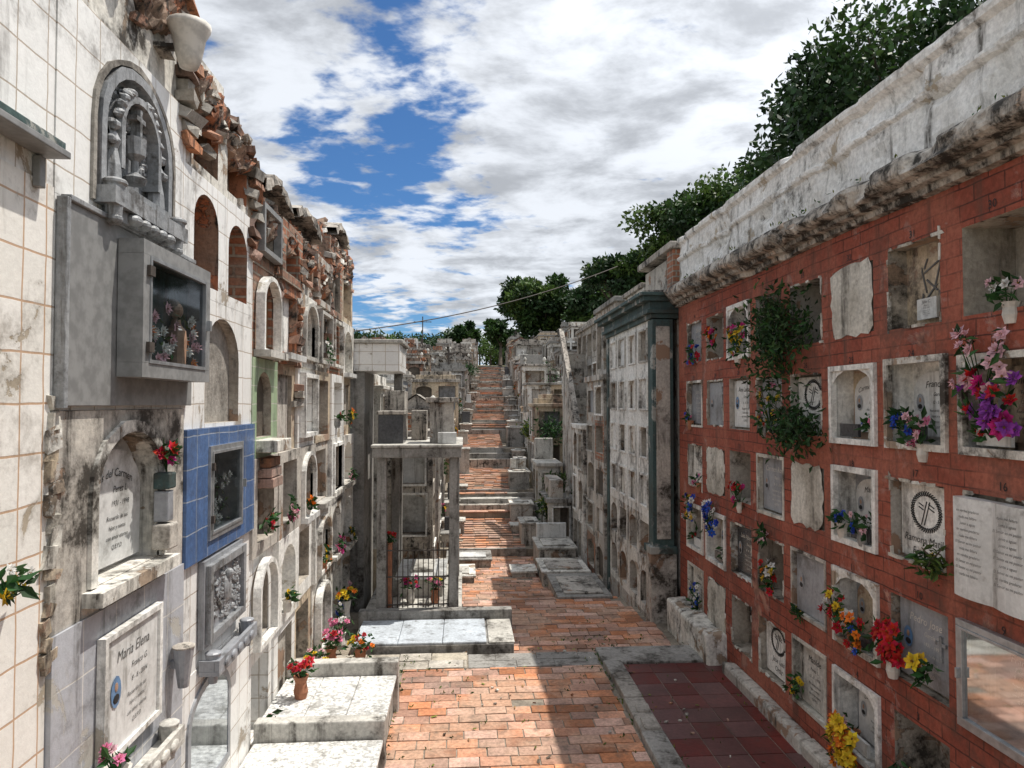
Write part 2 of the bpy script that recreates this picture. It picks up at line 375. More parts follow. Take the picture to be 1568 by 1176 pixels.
def glass_case(F, s0, s1, t0, t1, d0, d1, name='glass_display_case', fm='alu_grey', fw=.05, bust=True, backm='interior_dark', fill=True):
    mb = MB()
    mb_ = [(s0, s1, t0, t0+fw), (s0, s1, t1-fw, t1), (s0, s0+fw, t0+fw+.001, t1-fw-.001), (s1-fw, s1, t0+fw+.001, t1-fw-.001)]
    for a in mb_: fbox(mb, F, *a, d0, d1, fm)
    mb.poly([F.P(s0+fw*.9, t0+fw*.9, d0+.012), F.P(s1-fw*.9, t0+fw*.9, d0+.012), F.P(s1-fw*.9, t1-fw*.9, d0+.012), F.P(s0+fw*.9, t1-fw*.9, d0+.012)], backm)
    g = d1-.012
    mb.poly([F.P(s0+fw*.95, t0+fw*.95, g), F.P(s1-fw*.95, t0+fw*.95, g), F.P(s1-fw*.95, t1-fw*.95, g), F.P(s0+fw*.95, t1-fw*.95, g)], 'glass_pane')
    i = .018
    for a in [(s0+fw, s1-fw, t0+fw, t0+fw+i), (s0+fw, s1-fw, t1-fw-i, t1-fw), (s0+fw, s0+fw+i, t0+fw+i, t1-fw-i), (s1-fw-i, s1-fw, t0+fw+i, t1-fw-i)]:
        fbox(mb, F, *a, g-.005, d1+.006, 'aluminium')
    for k in (.22, .78):
        tt = t0+(t1-t0)*k; fbox(mb, F, s0+fw*.5, s0+fw*1.3, tt-.025, tt+.025, d1+.001, d1+.018, 'iron')
    c = (s0+s1)/2; tm = (t0+t1)/2
    fbox(mb, F, s1-fw*1.1, s1-fw*.7, tm-.03, tm+.03, d1+.001, d1+.03, 'aluminium')
    md = (d0+g)/2; b0 = t0+fw+.02; W = s1-s0; H = t1-t0
    if bust:
        p = F.P(c+.12*W, b0, md)
        mb.lathe(p, [(.001, 0), (.055, 0), (.06, .2*H), (.055, .28*H), (.028, .33*H), (.024, .38*H)], 12, 'photo_warm')
        mb.ell(p+Vector((0, 0, .45*H)), (.038, .042, .07*H), 'photo_warm', 10, 8)
        mb.ell(p+Vector((0, 0, .47*H))-F.n*.015, (.042, .052, .08*H), 'bark', 10, 8)
    if fill:
        for k in range(34 if bust else 24):
            bloom(mb, F.P(R.uniform(s0+fw*1.6, s1-fw*1.6), b0+R.uniform(.02, .45 if bust else .55)*H*(1 if k % 2 else .6), (md+g)/2+R.uniform(-.02, .01)), F.n, .035*W+.01, 'petal_'+R.choice(['white', 'lightpink', 'white', 'white', 'orange'] if bust else ['white']))
        for k in range(60): leafq(mb, F.P(R.uniform(s0+fw*1.6, s1-fw*1.6), b0+R.uniform(0, .5)*H, md), .05, R.choice(['leaf', 'leaf_bright']))
    return mb.obj(name, bevel=.003)
# ================================================================== GROUND
PR = [(-50, 0), (8.6, 0), (9.9, -.12), (13, -.52), (16, -.52), (18, -.2), (20, .35), (23, 1.25), (28, 2.2), (38, 3.6), (55, 5.8), (90, 8.0), (130, 8.5), (700, 8.5)]
def gh(y):
    for (a, b) in zip(PR[:-1], PR[1:]):
        if y <= b[0]: return a[1]+(b[1]-a[1])*(y-a[0])/(b[0]-a[0])
    return PR[-1][1]
mb = MB()
ys = [-50, 0, 8.6, 9.9, 11.5, 13, 14.5, 16, 17, 18, 20, 23, 28, 33, 38, 46, 55, 62, 70, 90, 130, 300, 700]; xs = [-600, -100, -30, -10, -4, 0, 4, 10, 30, 100, 600]
P = [(x, y, gh(y)-(.75 if 16 < y < 62 and abs(x) < 12 else .10)) for y in ys for x in xs]
nx = len(xs)
mb.shared(P, [(j*nx+i, j*nx+i+1, (j+1)*nx+i+1, (j+1)*nx+i) for j in range(len(ys)-1) for i in range(nx-1)], 'earth')
mb.obj('ground')
def pc(y): return .6+.043*max(0, y-18)
def tiles(mb, x0, x1, y0, y1, z, tw, tl, mat, gap=.008, jz=.004, miss=0.0, stag=True):
    r = 0; y = y0
    while y < y1-.02:
        l = min(tl, y1-y); x = x0-(tw/2 if (r % 2 and stag) else 0)+R.uniform(-.03, .03)*(1 if stag else 0)
        while x < x1-.02:
            w_ = tw*(R.uniform(.85, 1.15) if stag else 1)
            a = max(x, x0); b = min(x+w_, x1)
            if b-a > .03 and R.random() > miss:
                zz = z+R.uniform(-jz, jz); sl = R.uniform(-jz, jz)*.7
                g = gap*R.uniform(.6, 1.4); k = [R.uniform(-.004, .004) for _ in range(4)] if stag else [0]*4
                Pp = [(a+g/2, y+g/2+k[0], zz), (b-g/2, y+g/2+k[1], zz+sl), (b-g/2+k[2], y+l-g/2, zz+sl), (a+g/2, y+l-g/2+k[3], zz)]
                Q = [(p[0], p[1], z-.03) for p in Pp]
                mb.shared(Pp+Q, [(0, 1, 2, 3), (0, 4, 5, 1), (1, 5, 6, 2), (2, 6, 7, 3), (3, 7, 4, 0)], mat)
            x += w_
        y += tl; r += 1
mb = MB()
mb.box(-1.75, 3.2, -3, 8.6, -.3, -.006, 'mortar')
tiles(mb, -.68, 1.58, 1.0, 8.15, .005, .275, .165, 'path_brick', .012, .004, .004)
tiles(mb, -1.68, 0.05, 8.16, 8.68, .006, .4, .25, 'pale_tile', .01)
tiles(mb, .06, 1.58, 8.16, 8.6, .004, .5, .22, 'concrete', .006)
mb.obj('brick_path')
mb = MB()
yy = 1.0
while yy < 8.05:
    L = min(R.uniform(.5, .9), 8.1-yy); mb.box(1.60+R.uniform(-.012, .012), 1.80, yy, yy+L-.008, -.1, .07+R.uniform(-.012, .01), R.choice(['concrete', 'cement_grey'])); yy += L
mb.box(1.6, 3.0, 8.1, 8.62, -.1, .05, 'concrete')
for k in range(9): mb.obox((1.7+R.uniform(-.03, .03), R.uniform(2, 8), .075), (.14, R.uniform(.15, .3), .03), (R.uniform(-.05, .05), R.uniform(-.08, .08), R.uniform(-.1, .1)), 'cement_grey', .15)
mb.obj('kerb', bevel=.012)
mb = MB()
mb.box(1.802, 3.02, 1.0, 8.098, -.1, .018, 'mortar')
tiles(mb, 1.805, 2.98, 1.0, 8.09, .026, .31, .31, 'red_floor_tile', .010, .001, 0, False)
mb.obj('red_tile_floor')
mb = MB()
mb.box(-2.5, 3.3, 8.6, 9.9, -.5, -.07, 'mortar')
tiles(mb, -1.4, 2.66, 8.7, 9.9, -.055, .275, .165, 'path_brick', .012, .006, .01)
yy = 9.9
while yy < 13.2:
    z = gh(yy)-.03; mb.box(-2.5, 3.0, yy, yy+1.09, z-.6, z-.01, 'mortar'); tiles(mb, -.35, 2.62, yy, yy+1.1, z, .275, .165, 'path_brick', .012, .006, .02); yy += 1.1
mb.box(-2.5, 3.0, yy, 16.6, -1.1, -.56, 'mortar'); tiles(mb, -.4, 2.55, yy, 16.6, -.55, .275, .165, 'path_brick', .012, .006, .03)
mb.obj('brick_path')
mb = MB(); y = 16.6; zl = -.55
RP = random.Random(21)
def seg(y, L, z, kind, tilt=0.0):
    c = pc(y)+RP.uniform(-.05, .05); wl, wr = c-.95, c+.85
    if RP.random() < .5: wr -= RP.uniform(0, .35)
    if RP.random() < .4: wl += RP.uniform(0, .25)
    mb.box(pc(y)-1.25, pc(y)+1.3, y+.03, y+L+.02, z-1.2, z-.016, RP.choice(['mortar', 'cement_grey']))
    if kind == 'brick':
        # sloping brick ramp laid row by row, each row slightly higher
        if L > .6: mb.box(wl, wr, y, y+.12, z-1.0, z+.004, RP.choice(['concrete', 'cement_grey', 'concrete_light']))
        r0 = y+(.13 if L > .6 else 0); nr = max(1, int((y+L-r0)/.18))
        for r in range(nr):
            zz = z+tilt*(r/nr); ya = r0+(y+L-r0)*r/nr; yb = r0+(y+L-r0)*(r+1)/nr
            if tilt: mb.box(wl, wr, ya, yb, z-.5, zz-.014, 'mortar')
            tiles(mb, wl, wr, ya, yb-.001, zz, .3, .25, 'path_brick', .012, .008, .04)
    else:
        mb.box(wl, wr, y, y+L-.005, z-1.0, z, kind)
while y < 62:
    L = RP.uniform(2.2, 4.2) if y < 40 else RP.uniform(1.8, 3.0)
    rise = max(.05, gh(y+L)-max(zl, gh(y)-.1)); tilt = min(rise*.55, L*.13)
    z = max(zl+.05, min(gh(y)+.05, zl+.2)); seg(y, L, z, 'brick', tilt); zl = z+tilt; y += L
    for k in range(RP.randint(2, 4)):
        L = RP.uniform(.28, .5); target = gh(y+L+.3); dz = max(.06, min(.24, (target-zl)*.5))
        if target-zl < .05: break
        z = zl+dz; seg(y, L, z, RP.choice(['concrete_light', 'brick', 'cement_grey', 'concrete', 'brick', 'brick', 'stained'])); zl = z; y += L
mb.obj('stepped_path')
# ================================================================== RIGHT NICHE WALL
FR = Fr('R', 3.0)
mb = MB(); colc = [3.79+.753*i for i in range(-3, 8)]; rows = [.6, 1.4, 2.2, 3.0, 3.8]
HW, HH = .285, .27
wall0 = colc[0]-.3765; wall1 = 9.72
spec = {4: ['open', 'cementcross', 'cement', 'open', 'open', 'frame', 'open', 'slab'],
        3: ['frame', 'frame', 'frame', 'bigcross', 'slab', 'oval', 'greyslab', 'slab'],
        2: ['book', 'bigcross', 'frame', 'cement', 'slab', 'open', 'cement', 'slab'],
        1: ['glass', 'slab', 'frame', 'greyslab', 'open', 'darkslab', 'frame', 'frame'],
        0: ['slab', 'greyopen', 'frame', 'slab', 'bigcross', 'open', 'cement', 'slab']}
extra = []
for ri, rc in enumerate(rows):
    for ci, cc in enumerate(colc):
        i = ci-3
        typ = spec[ri][i] if i >= 0 else R.choice(['slab', 'cement', 'frame'])
        s0 = cc-.3765; s1 = cc+.3765 if ci < len(colc)-1 else wall1
        t0 = rc-.4; t1 = rc+.4
        j = [R.uniform(-.014, .014) for _ in range(4)]
        h0, h1, b0, b1 = cc-HW+j[0], cc+HW+j[1], rc-HH+j[2], rc+HH+j[3]
        depth = {'open': .34, 'cementcross': .14, 'cement': .03, 'frame': .17, 'slab': .08, 'oval': .08, 'greyslab': .06, 'book': .05, 'bigcross': .10, 'glass': .25, 'darkslab': .1, 'greyopen': .3}[typ]
        mback = {'cement': 'cement_white', 'cementcross': 'plaster_cream', 'open': 'recess_plaster', 'greyopen': 'plaster_grey', 'frame': R.choice(['plaster_clean', 'plaster_cream', 'marble_grey'])}.get(typ, 'recess_plaster')
        mrec = 'plaster_clean' if typ == 'frame' else R.choice(['recess_plaster', 'plaster_grey', 'plaster_white'])
        cell(mb, FR, s0, s1, t0, t1, h0, h1, b0, b1, 0, depth, 'brick_painted', mrec, mback)
        if typ != 'frame' and R.random() < .75:
            for k in range(16):
                if R.random() < .5: a, c_ = R.choice([h0, h1]), R.uniform(b0, b1)
                else: a, c_ = R.uniform(h0, h1), R.choice([b0, b1])
                mb.obox(FR.P(a, c_, -.004), (.02, R.uniform(.03, .12) if c_ in (b0, b1) else .02, R.uniform(.03, .12) if a in (h0, h1) else .02), (R.uniform(-.1, .1), 0, 0), R.choice(['plaster_white', 'cement_white', 'recess_plaster']), .3)
        if typ == 'frame':
            ring(mb, FR, h0+.01, h1-.01, b0+.01, b1-.01, 0, .045, -.02, .018+R.uniform(0, .01), R.choice(['plaster_clean', 'plaster_white']))
            for sg, hh in ((1, h0+.01), (-1, h1-.01)):
                if R.random() < .6: mb.poly([FR.P(hh, b1-.01, .012), FR.P(hh+sg*.18, b1-.01, .012), FR.P(hh+sg*.07, b1-.05, .012), FR.P(hh, b1-.11, .012)], 'plaster_clean')
            plaque(FR, cc, rc+.0, -depth+.003, .44, .44, R.choice(['marble', 'terrazzo', 'plaster_cream', 'marble']), arch=.14, photo=True)
            plaque(FR, cc+R.uniform(-.08, .08), b0+.075, -.03, .26, .10, R.choice(['marble', 'granite_dark']), script=False, name='small_plaque')
            if i >= 0: extra.append((cc+R.choice([-.17, .17]), b0+.14, -.05))
        elif typ in ('slab', 'greyslab', 'darkslab', 'oval'):
            m_ = {'slab': R.choice(['marble', 'plaster_white', 'concrete_light', 'plaster_cream', 'marble_grey']), 'greyslab': 'marble_grey', 'darkslab': 'granite_dark', 'oval': 'marble'}[typ]
            plaque(FR, cc, rc, -depth+.003, .54, .51, m_, script=(typ != 'greyslab'), photo=(typ == 'oval' or R.random() < .5), cross=R.random() < .35)
            if R.random() < .5: ring(mb, FR, h0+.005, h1-.005, b0+.005, b1-.005, 0, .03, -.05, .006+R.uniform(0, .01), R.choice(['plaster_white', 'cement_white', 'plaster_grey']))
            if i >= 0 and R.random() < .35: extra.append((cc+R.uniform(-.17, .17), b0+.1, .02))
        elif typ == 'cement':
            q = []
            for k in range(28):
                a = 2*math.pi*k/28; ca, sa = math.cos(a), math.sin(a); sc = 1/max(abs(ca), abs(sa))*R.uniform(.95, 1.08)
                q.append(FR.P(cc+ca*HW*sc, rc+sa*HH*sc, .006))
            mb.poly(q, 'cement_white')
        elif typ == 'cementcross':
            ps = MB()
            for (dy, dz, an, L) in ((-.06, .06, .35, .26), (.08, .04, -.3, .24), (0, .12, 1.2, .22), (.02, -.06, .9, .26), (-.1, -.10, -.5, .16), (.1, -.1, .2, .14), (0, 0, -.9, .2), (.06, .15, .5, .1)):
                ps.obox(FR.P(cc+dy, rc+dz, -.136), (.006, .012, L*.7), (an, 0, 0), 'ink_faded', .2)
            ps.obj('painted_inscription')
            plaque(FR, cc, b0+.12, -.12, .2, .14, 'marble', name='small_plaque')
        elif typ == 'bigcross':
            pl = MB(); e = -.068
            pl.poly([FR.P(h0+.02, b0+.02, -.07), FR.P(h1-.02, b0+.02, -.07), FR.P(h1-.02, b1-.02, -.07), FR.P(h0+.02, b1-.02, -.07)], 'plaster_clean')
            for k in range(44):
                a = 2*math.pi*k/44
                for rr, off in ((.15, .8), (.135, -.8)):
                    pl.obox(FR.P(cc+rr*math.cos(a), rc+.08+rr*.85*math.sin(a), e), (.004, .026, .007), (a+off, 0, 0), 'ink')
            for (dy, dz, h_, w_) in ((0, .07, .17, .006), (.03, .07, .17, .006), (-.045, .10, .006, .06), (-.045, .125, .006, .06), (.06, .10, .006, .05), (.06, .125, .006, .05)):
                pl.obox(FR.P(cc+dy-.01, rc+dz, e), (.004, w_, h_), (.35, 0, 0), 'ink')
            text(pl, FR, cc, rc-.135, e, .072, 'Ramona Matilde' if ri == 2 else 'Jose Luis')
            text(pl, FR, cc, rc-.22, e, .075, 'Franco G.' if ri == 2 else 'Ortiz')
            pl.obj('memorial_plaque')
        elif typ == 'book':
            pl = MB()
            for sg in (-1, 1):
                for k in range(5):
                    a0, a1 = k/5, (k+1)/5
                    z0_, z1_ = .06+.03*math.sin(a0*2.6), .06+.03*math.sin(a1*2.6)
                    pl.poly([FR.P(cc+sg*.29*a0, rc-.33, z0_), FR.P(cc+sg*.29*a1, rc-.33, z1_), FR.P(cc+sg*.29*a1, rc+.25, z1_), FR.P(cc+sg*.29*a0, rc+.25, z0_)], 'marble')
                    pl.poly([FR.P(cc+sg*.29*a0, rc-.33, z0_), FR.P(cc+sg*.29*a1, rc-.33, z1_), FR.P(cc+sg*.29*a1, rc-.33, 0), FR.P(cc+sg*.29*a0, rc-.33, 0)], 'marble')
                    pl.poly([FR.P(cc+sg*.29*a0, rc+.25, z0_), FR.P(cc+sg*.29*a1, rc+.25, z1_), FR.P(cc+sg*.29*a1, rc+.25, 0), FR.P(cc+sg*.29*a0, rc+.25, 0)], 'marble')
                e_ = .06+.03*math.sin(2.6)
                pl.poly([FR.P(cc+sg*.29, rc-.33, e_), FR.P(cc+sg*.29, rc+.25, e_), FR.P(cc+sg*.29, rc+.25, 0), FR.P(cc+sg*.29, rc-.33, 0)], 'marble')
                for k in range(11):
                    text(pl, FR, cc+sg*.15, rc+.17-k*.037, .0915, .024, R.choice(['El Senor es mi pastor', 'nada me faltara', 'en verdes praderas', 'junto a aguas']), 'ink_faded')
            pl.obj('open_book_headstone')
        elif typ == 'glass':
            glass_case(FR, h0-.05, h1+.05, b0-.05, b1+.05, -.15, .04, fm='aluminium', fw=.04, bust=False, backm='marble_grey', fill=False)
            plaque(FR, cc, rc+.05, -.13, .40, .34, 'granite_dark', script=True, cross=True)
        text(mb, FR, cc+R.uniform(-.03, .03), rc+.315, .004, .07, str(7*(ri+0)+i+(2 if i < 6 else 1)), 'ink', 0)
mb.poly([FR.P(wall0, 4.2, 0), FR.P(wall1, 4.2, 0), FR.P(wall1, 4.42, 0), FR.P(wall0, 4.42, 0)], 'brick_painted')
mb.poly([FR.P(wall0, -.15, 0), FR.P(wall1, -.15, 0), FR.P(wall1, .2, 0), FR.P(wall0, .2, 0)], 'brick_painted')
mb.box(3.4, 5.2, wall0, wall1, -.2, 4.41, 'plaster_grey')
mb.poly([(3.0, wall0, -.2), (3.41, wall0, -.2), (3.41, wall0, 4.4), (3.0, wall0, 4.4)], 'brick_painted')
mb.poly([(3.0, wall1, -.2), (3.41, wall1, -.2), (3.41, wall1, 4.4), (3.0, wall1, 4.4)], 'brick_painted')
nw = mb.obj('niche_wall')
def extrude_prof(mb, prof, x0, y0, y1, step, jit, mat, amp=.05, th=.22):
    n = int((y1-y0)/step); P = []; k = len(prof)
    for j in range(n+1):
        y = y0+(y1-y0)*j/n
        for i, (d, z) in enumerate(prof):
            e = 0
            if 0 < i < k-1:
                e = max(0, mnoise.noise(Vector((y*2.3, z*5, 3.3)))-th)*amp*4+max(0, mnoise.noise(Vector((y*9, z*14, 7.3)))-.25)*amp
            w_ = mnoise.noise(Vector((y*.7, z, 9)))*.014
            q = mnoise.noise(Vector((y*22, z*24, 1)))*jit
            P.append((x0-d+q+e+w_, y, z+q*.6+w_-e*.3))
    mb.shared(P, [(j*k+i, j*k+i+1, (j+1)*k+i+1, (j+1)*k+i) for j in range(n) for i in range(k-1)], mat)
    mb.poly(P[:k], mat); mb.poly(P[-k:], mat)
mb = MB()
extrude_prof(mb, [(-.02, 4.34), (.05, 4.35), (.055, 4.37), (.06, 4.39), (.12, 4.40), (.13, 4.43)], 3.0, wall0, wall1, .04, .006, 'cornice_stone', .03)
extrude_prof(mb, [(.10, 4.43), (.20, 4.44), (.235, 4.46), (.245, 4.48), (.247, 4.50), (.245, 4.53), (.235, 4.56), (.215, 4.585), (.17, 4.61), (.10, 4.64), (.02, 4.66), (-.05, 4.67)], 3.0, wall0, wall1, .03, .012, 'cornice_stone', .06, .18)
mb.obj('weathered_cornice', parent=nw)
mb = MB()
extrude_prof(mb, [(-.03, 4.64), (.0, 4.66), (.0, 4.74), (.0, 4.82), (.0, 4.9), (.0, 4.98), (.03, 5.0), (.037, 5.02), (.035, 5.04), (.0, 5.06), (-.005, 5.14), (-.01, 5.22), (.03, 5.25), (.036, 5.28), (.035, 5.31), (-.02, 5.335), (-.12, 5.34), (-.25, 5.33), (-.26, 4.6)], 3.02, wall0, wall1, .035, .007, 'parapet', .035, .2)
mb.obj('parapet', parent=nw)
mb = MB()
for k in range(5):
    y = 8.15+k*.31
    mb.obox((2.9, y, .14), (.28, .33, .42+R.uniform(-.05, .06)), (0, R.uniform(-.06, .06), R.uniform(-.05, .05)), 'plaster_white', .1)
for k in range(6): mb.obox((2.93, 2.8+k*.9, .07), (.14, .92, .16), (0, R.uniform(-.06, .06), R.uniform(-.02, .02)), 'plaster_grey', .1)
mb.obj('masonry_plinth', bevel=.03)
def rf(ri, i, cols, n=8, sp=.12, ds=0, dt=-.14, r=.045, pot=True, d=.02):
    bouquet(FR, 3.79+.753*i+ds, rows[ri]+dt, d, cols, n, sp, r, pot)
rf(4, 0, ['lightpink', 'white'], 6, .08, -.1, -.18, .035)
rf(3, 0, ['purple', 'magenta', 'purple', 'red'], 22, .17, -.02, .0, .06, False, .07)
rf(3, 0, ['lightpink'], 18, .2, .06, .24, .05, False, .05)
rf(3, 1, ['blue', 'blue'], 7, .08, .14, -.12, .04, True, -.03)
rf(3, 1, ['lightpink', 'pink'], 12, .11, -.09, -.17, .04, True, .02)
rf(2, 2, ['blue', 'lightpink'], 7, .07, -.12, -.1, .035)
rf(2, 2, ['blue', 'blue'], 6, .06, .17, -.1, .035)
rf(2, 1, ['white', 'yellow'], 4, .07, -.16, -.22, .035, False)
rf(1, 1, ['red'], 22, .14, .22, -.05, .055, True, .06)
rf(1, 1, ['orange', 'yellow'], 3, .06, -.1, -.12, .06, False, .03)
rf(1, 2, ['yellow', 'white', 'red', 'red'], 20, .14, .18, .0, .05, False, .05)
rf(1, 2, ['red', 'blue', 'orange'], 14, .12, -.1, -.12, .045, False, .05)
rf(1, 4, ['red', 'yellow', 'orange', 'white'], 15, .13, .0, -.08, .045, False)
rf(2, 5, ['red', 'magenta'], 14, .12, .0, -.16, .04)
rf(3, 4, ['yellow', 'yellow', 'pink'], 20, .2, .02, .0, .035, False, -.02)
rf(4, 5, ['yellow', 'yellow', 'magenta'], 20, .17, 0, -.1, .05, True, .03)
rf(4, 6, ['red', 'orange', 'magenta'], 14, .12, .0, .0, .045, False)
rf(4, 7, ['blue', 'blue', 'red'], 16, .15, 0, -.12, .045, False)
rf(1, 6, ['blue', 'blue', 'white'], 22, .17, 0, .26, .05, False, .06)
rf(1, 7, ['blue', 'white', 'yellow'], 22, .17, 0, .28, .05, False, .06)
rf(0, 7, ['blue', 'white'], 16, .15, -.1, .0, .045, False)
rf(0, 2, ['yellow', 'orange', 'yellow'], 26, .17, .05, -.2, .065, False, .08)
rf(0, 3, ['yellow'], 6, .08, .2, -.1, .04, False)
rf(0, 1, ['white', 'yellow'], 6, .08, .1, -.1, .04)
rf(2, 4, ['lightpink'], 4, .06, .1, -.5, .04, False)
rf(1, 3, ['yellow', 'white'], 3, .05, .1, -.25, .035, False)
for (s, t, d) in extra: bouquet(FR, s, t, d, R.choice([['blue'], ['lightpink'], ['red'], ['yellow', 'white'], ['white'], ['pink', 'blue']]), R.randint(3, 7), .06, .03, True, leaves=14)
bush('hanging_plant', (2.93, 6.45, 3.80), (.22, .46, .32), 1700, .075, ('leaf', 'leaf_dark', 'leaf_tree'), .5)
bush('hanging_plant', (2.93, 6.15, 2.82), (.14, .42, .20), 750, .075, ('leaf', 'leaf_dark'), .12)
bush('hanging_plant', (2.94, 4.3, 2.02), (.05, .10, .10), 70, .07, ('leaf_bright',), .05)
mb = MB()
for k in range(22):
    y = R.uniform(3, 9.6)
    for j in range(5): leafq(mb, Vector((2.88+R.uniform(-.03, .08), y+R.uniform(-.04, .04), 4.65)), R.uniform(.02, .05), R.choice(['leaf', 'leaf_yellow']), Vector((0, 0, 1)))
mb.obj('cornice_weeds')
# ================================================================== LEFT NICHE WALL
FL = Fr('L', -1.7)
mb = MB()
def pan(mb, s0, s1, t0, t1, mat, d=0.0, th=.08):
    fbox(mb, FL, s0, s1, t0, t1, d-th, d, mat)
pan(mb, .6, 3.05, -.2, 3.9, 'tile_cream', .0, .4); pan(mb, .6, 3.05, 3.902, 5.6, 'tile_white', -.005, .4)
c1a, c1b = 3.055, 4.43
pan(mb, c1a, c1b, -.2, 1.02, 'tile_grey', .02, .4)
pan(mb, c1a, c1b, 1.022, 2.04, 'tile_grey', .022, .4)
cell(mb, FL, c1a, c1b, 2.042, 2.97, 3.40, 4.10, 2.16, 2.86, .28, .12, 'plaster_grey', 'plaster_white', 'marble', .01, .1)
ring(mb, FL, 3.40, 4.10, 2.16, 2.86, .28, .06, .0, .03, 'plaster_white', False)
fbox(mb, FL, 3.30, 4.17, 2.09, 2.155, -.05, .10, 'plaster_white')
pan(mb, c1a, c1b, 2.972, 3.88, 'tile_white', .0, .4)
cell(mb, FL, c1a, c1b, 3.882, 4.80, 3.36, 4.22, 3.94, 4.72, .38, .10, 'tile_white', 'brick_raw', 'relief_metal', 0, .1)
ring(mb, FL, 3.36, 4.22, 3.94, 4.72, .38, .03, .0, .015, 'cement_grey', False)
pan(mb, c1a, c1b, 4.802, 5.45, 'plaster_white', -.03, .4)
c2a, c2b = 4.432, 5.83
pan(mb, c2a, c2b, -.2, 1.30, 'tile_white', .0, .4)
pan(mb, c2a, c2b, 1.302, 2.0, 'tile_white', -.004, .4)
cell(mb, FL, c2a, c2b, 2.002, 2.84, 4.80, 5.50, 2.10, 2.72, 0, .22, 'tile_blue', 'marble_grey', 'interior_dark', .03, .1)
cell(mb, FL, c2a, c2b, 2.842, 3.70, 4.80, 5.50, 2.87, 3.60, .30, .07, 'tile_white', 'recess_plaster', 'cement_grey', 0, .1)
cell(mb, FL, c2a, 5.13, 3.702, 4.48, 4.58, 5.03, 3.78, 4.38, .2, .25, 'tile_white', 'rubble_core', 'rubble_core', 0, .1)
cell(mb, FL, 5.131, c2b, 3.702, 4.48, 5.24, 5.68, 3.78, 4.34, .2, .15, 'tile_white', 'brick_raw', 'recess_plaster', 0, .1)
cell(mb, FL, c2a, 5.13, 4.482, 5.25, 4.58, 5.03, 4.55, 5.15, .2, .25, 'plaster_white', 'rubble_core', 'brick_raw', -.01, .1)
cell(mb, FL, 5.131, c2b, 4.482, 5.10, 5.24, 5.70, 4.55, 5.02, .2, .15, 'plaster_white', 'rubble_core', 'plaster_cream', -.015, .1)
cols = [(5.832, 6.6), (6.602, 7.4), (7.402, 8.22), (8.222, 9.1), (9.102, 10.0), (10.002, 10.95)]
rb = [-.2, .95, 1.75, 2.55, 3.38, 4.15, 4.72]
faces = {0: ['tile_white', 'plaster_white', 'plaster_cream'], 1: ['tile_white', 'plaster_white', 'plaster_clean'], 2: ['plaster_white', 'plaster_clean', 'tile_cream', 'plaster_grey'],
         3: ['tile_white', 'plaster_white', 'plaster_cream'], 4: ['plaster_white', 'plaster_white', 'rubble_core', 'brick_raw'], 5: ['plaster_grey', 'brick_raw', 'rubble_core', 'plaster_cream']}
bouqs = []
for k, (a, b_) in enumerate(cols):
    for r in range(6):
        t0, t1 = rb[r]+(.0015 if r else 0), rb[r+1]
        if k >= 4 and r == 5: t1 = 5.15
        fm = R.choice(faces[r])
        if k == 0 and r == 2: fm = 'plaster_grey'
        if k == 0 and r == 3: fm = 'tile_green'
        w = b_-a; tb = max(t0, .05)
        h0, h1 = a+.13*w+R.uniform(0, .05), b_-.13*w-R.uniform(0, .05); hb, ht = tb+.10+R.uniform(-.03, .05), min(t1, tb+.95)-.10
        if k == 0 and r == 3: h0, h1, hb, ht = a+.12, a+.56, 2.72, 3.27
        rise = R.choice([0, .2, .22, 0]); dp = R.choice([.06, .28, .3, .15])
        bk = R.choice(['interior_dark', 'marble', 'cement_grey', 'plaster_grey', 'recess_plaster', 'plaster_clean'])
        if k == 0 and r == 4: rise, dp, bk = .2, .05, 'wood_board'
        if k == 0 and r == 5: rise, bk, dp = 0, 'interior_dark', .1
        cell(mb, FL, a, b_, t0, t1, h0, h1, hb, ht, rise, dp, fm, R.choice([fm, 'recess_plaster']), bk, R.uniform(-.03, .045), .14)
        if (R.random() < .4 and r < 5) or (k == 0 and r == 5):
            ring(mb, FL, h0, h1, hb, ht, rise, .04, .0, .06+R.uniform(0, .02), 'alu_grey' if (k == 0 and r == 5) else R.choice(['plaster_white', 'plaster_clean', 'concrete_light']))
        if R.random() < .4 and r < 5: fbox(mb, FL, h0-.04, h1+.04, hb-.07, hb-.012, -.02, R.uniform(.07, .13), R.choice(['marble', 'concrete_light', 'plaster_white', 'plaster_grey']))
        if dp >= .15 and R.random() < .7 and r < 5: plaque(FL, (h0+h1)/2, (hb+ht)/2-.02, -dp+.004, (h1-h0)*.75, (ht-hb)*.72, R.choice(['marble', 'marble_grey', 'terrazzo']), arch=.12 if rise else 0, photo=R.random() < .5)
        if r < 5 and R.random() < (.38 if r in (3, 4) else .6) and not (k == 0 and r == 4): bouqs.append(((h0+h1)/2+R.uniform(-.15, .15), hb+R.uniform(.08, .18), .07))
mb.box(-3.6, -2.05, .6, 5.83, -.3, 5.2, 'plaster_grey'); mb.box(-3.6, -2.05, 5.83, 10.95, -.3, 4.6, 'plaster_grey')
mb.poly([(-2.06, 10.95, -.3), (-1.72, 10.95, -.3), (-1.72, 10.95, 5.1), (-2.06, 10.95, 5.1)], 'plaster_grey')
lw = mb.obj('niche_wall')
pal = [['red'], ['lightpink', 'pink'], ['yellow', 'orange'], ['magenta', 'pink'], ['white', 'yellow'], ['orange'], ['blue', 'white'], ['pink', 'lightpink', 'yellow'], ['orange', 'yellow', 'red'], ['white']]
for q_, (s, t, d) in enumerate(bouqs): bouquet(FL, s, t, d, pal[(q_*7+3) % len(pal)], R.randint(4, 11), R.uniform(.05, .12), R.uniform(.032, .046), R.random() < .7)
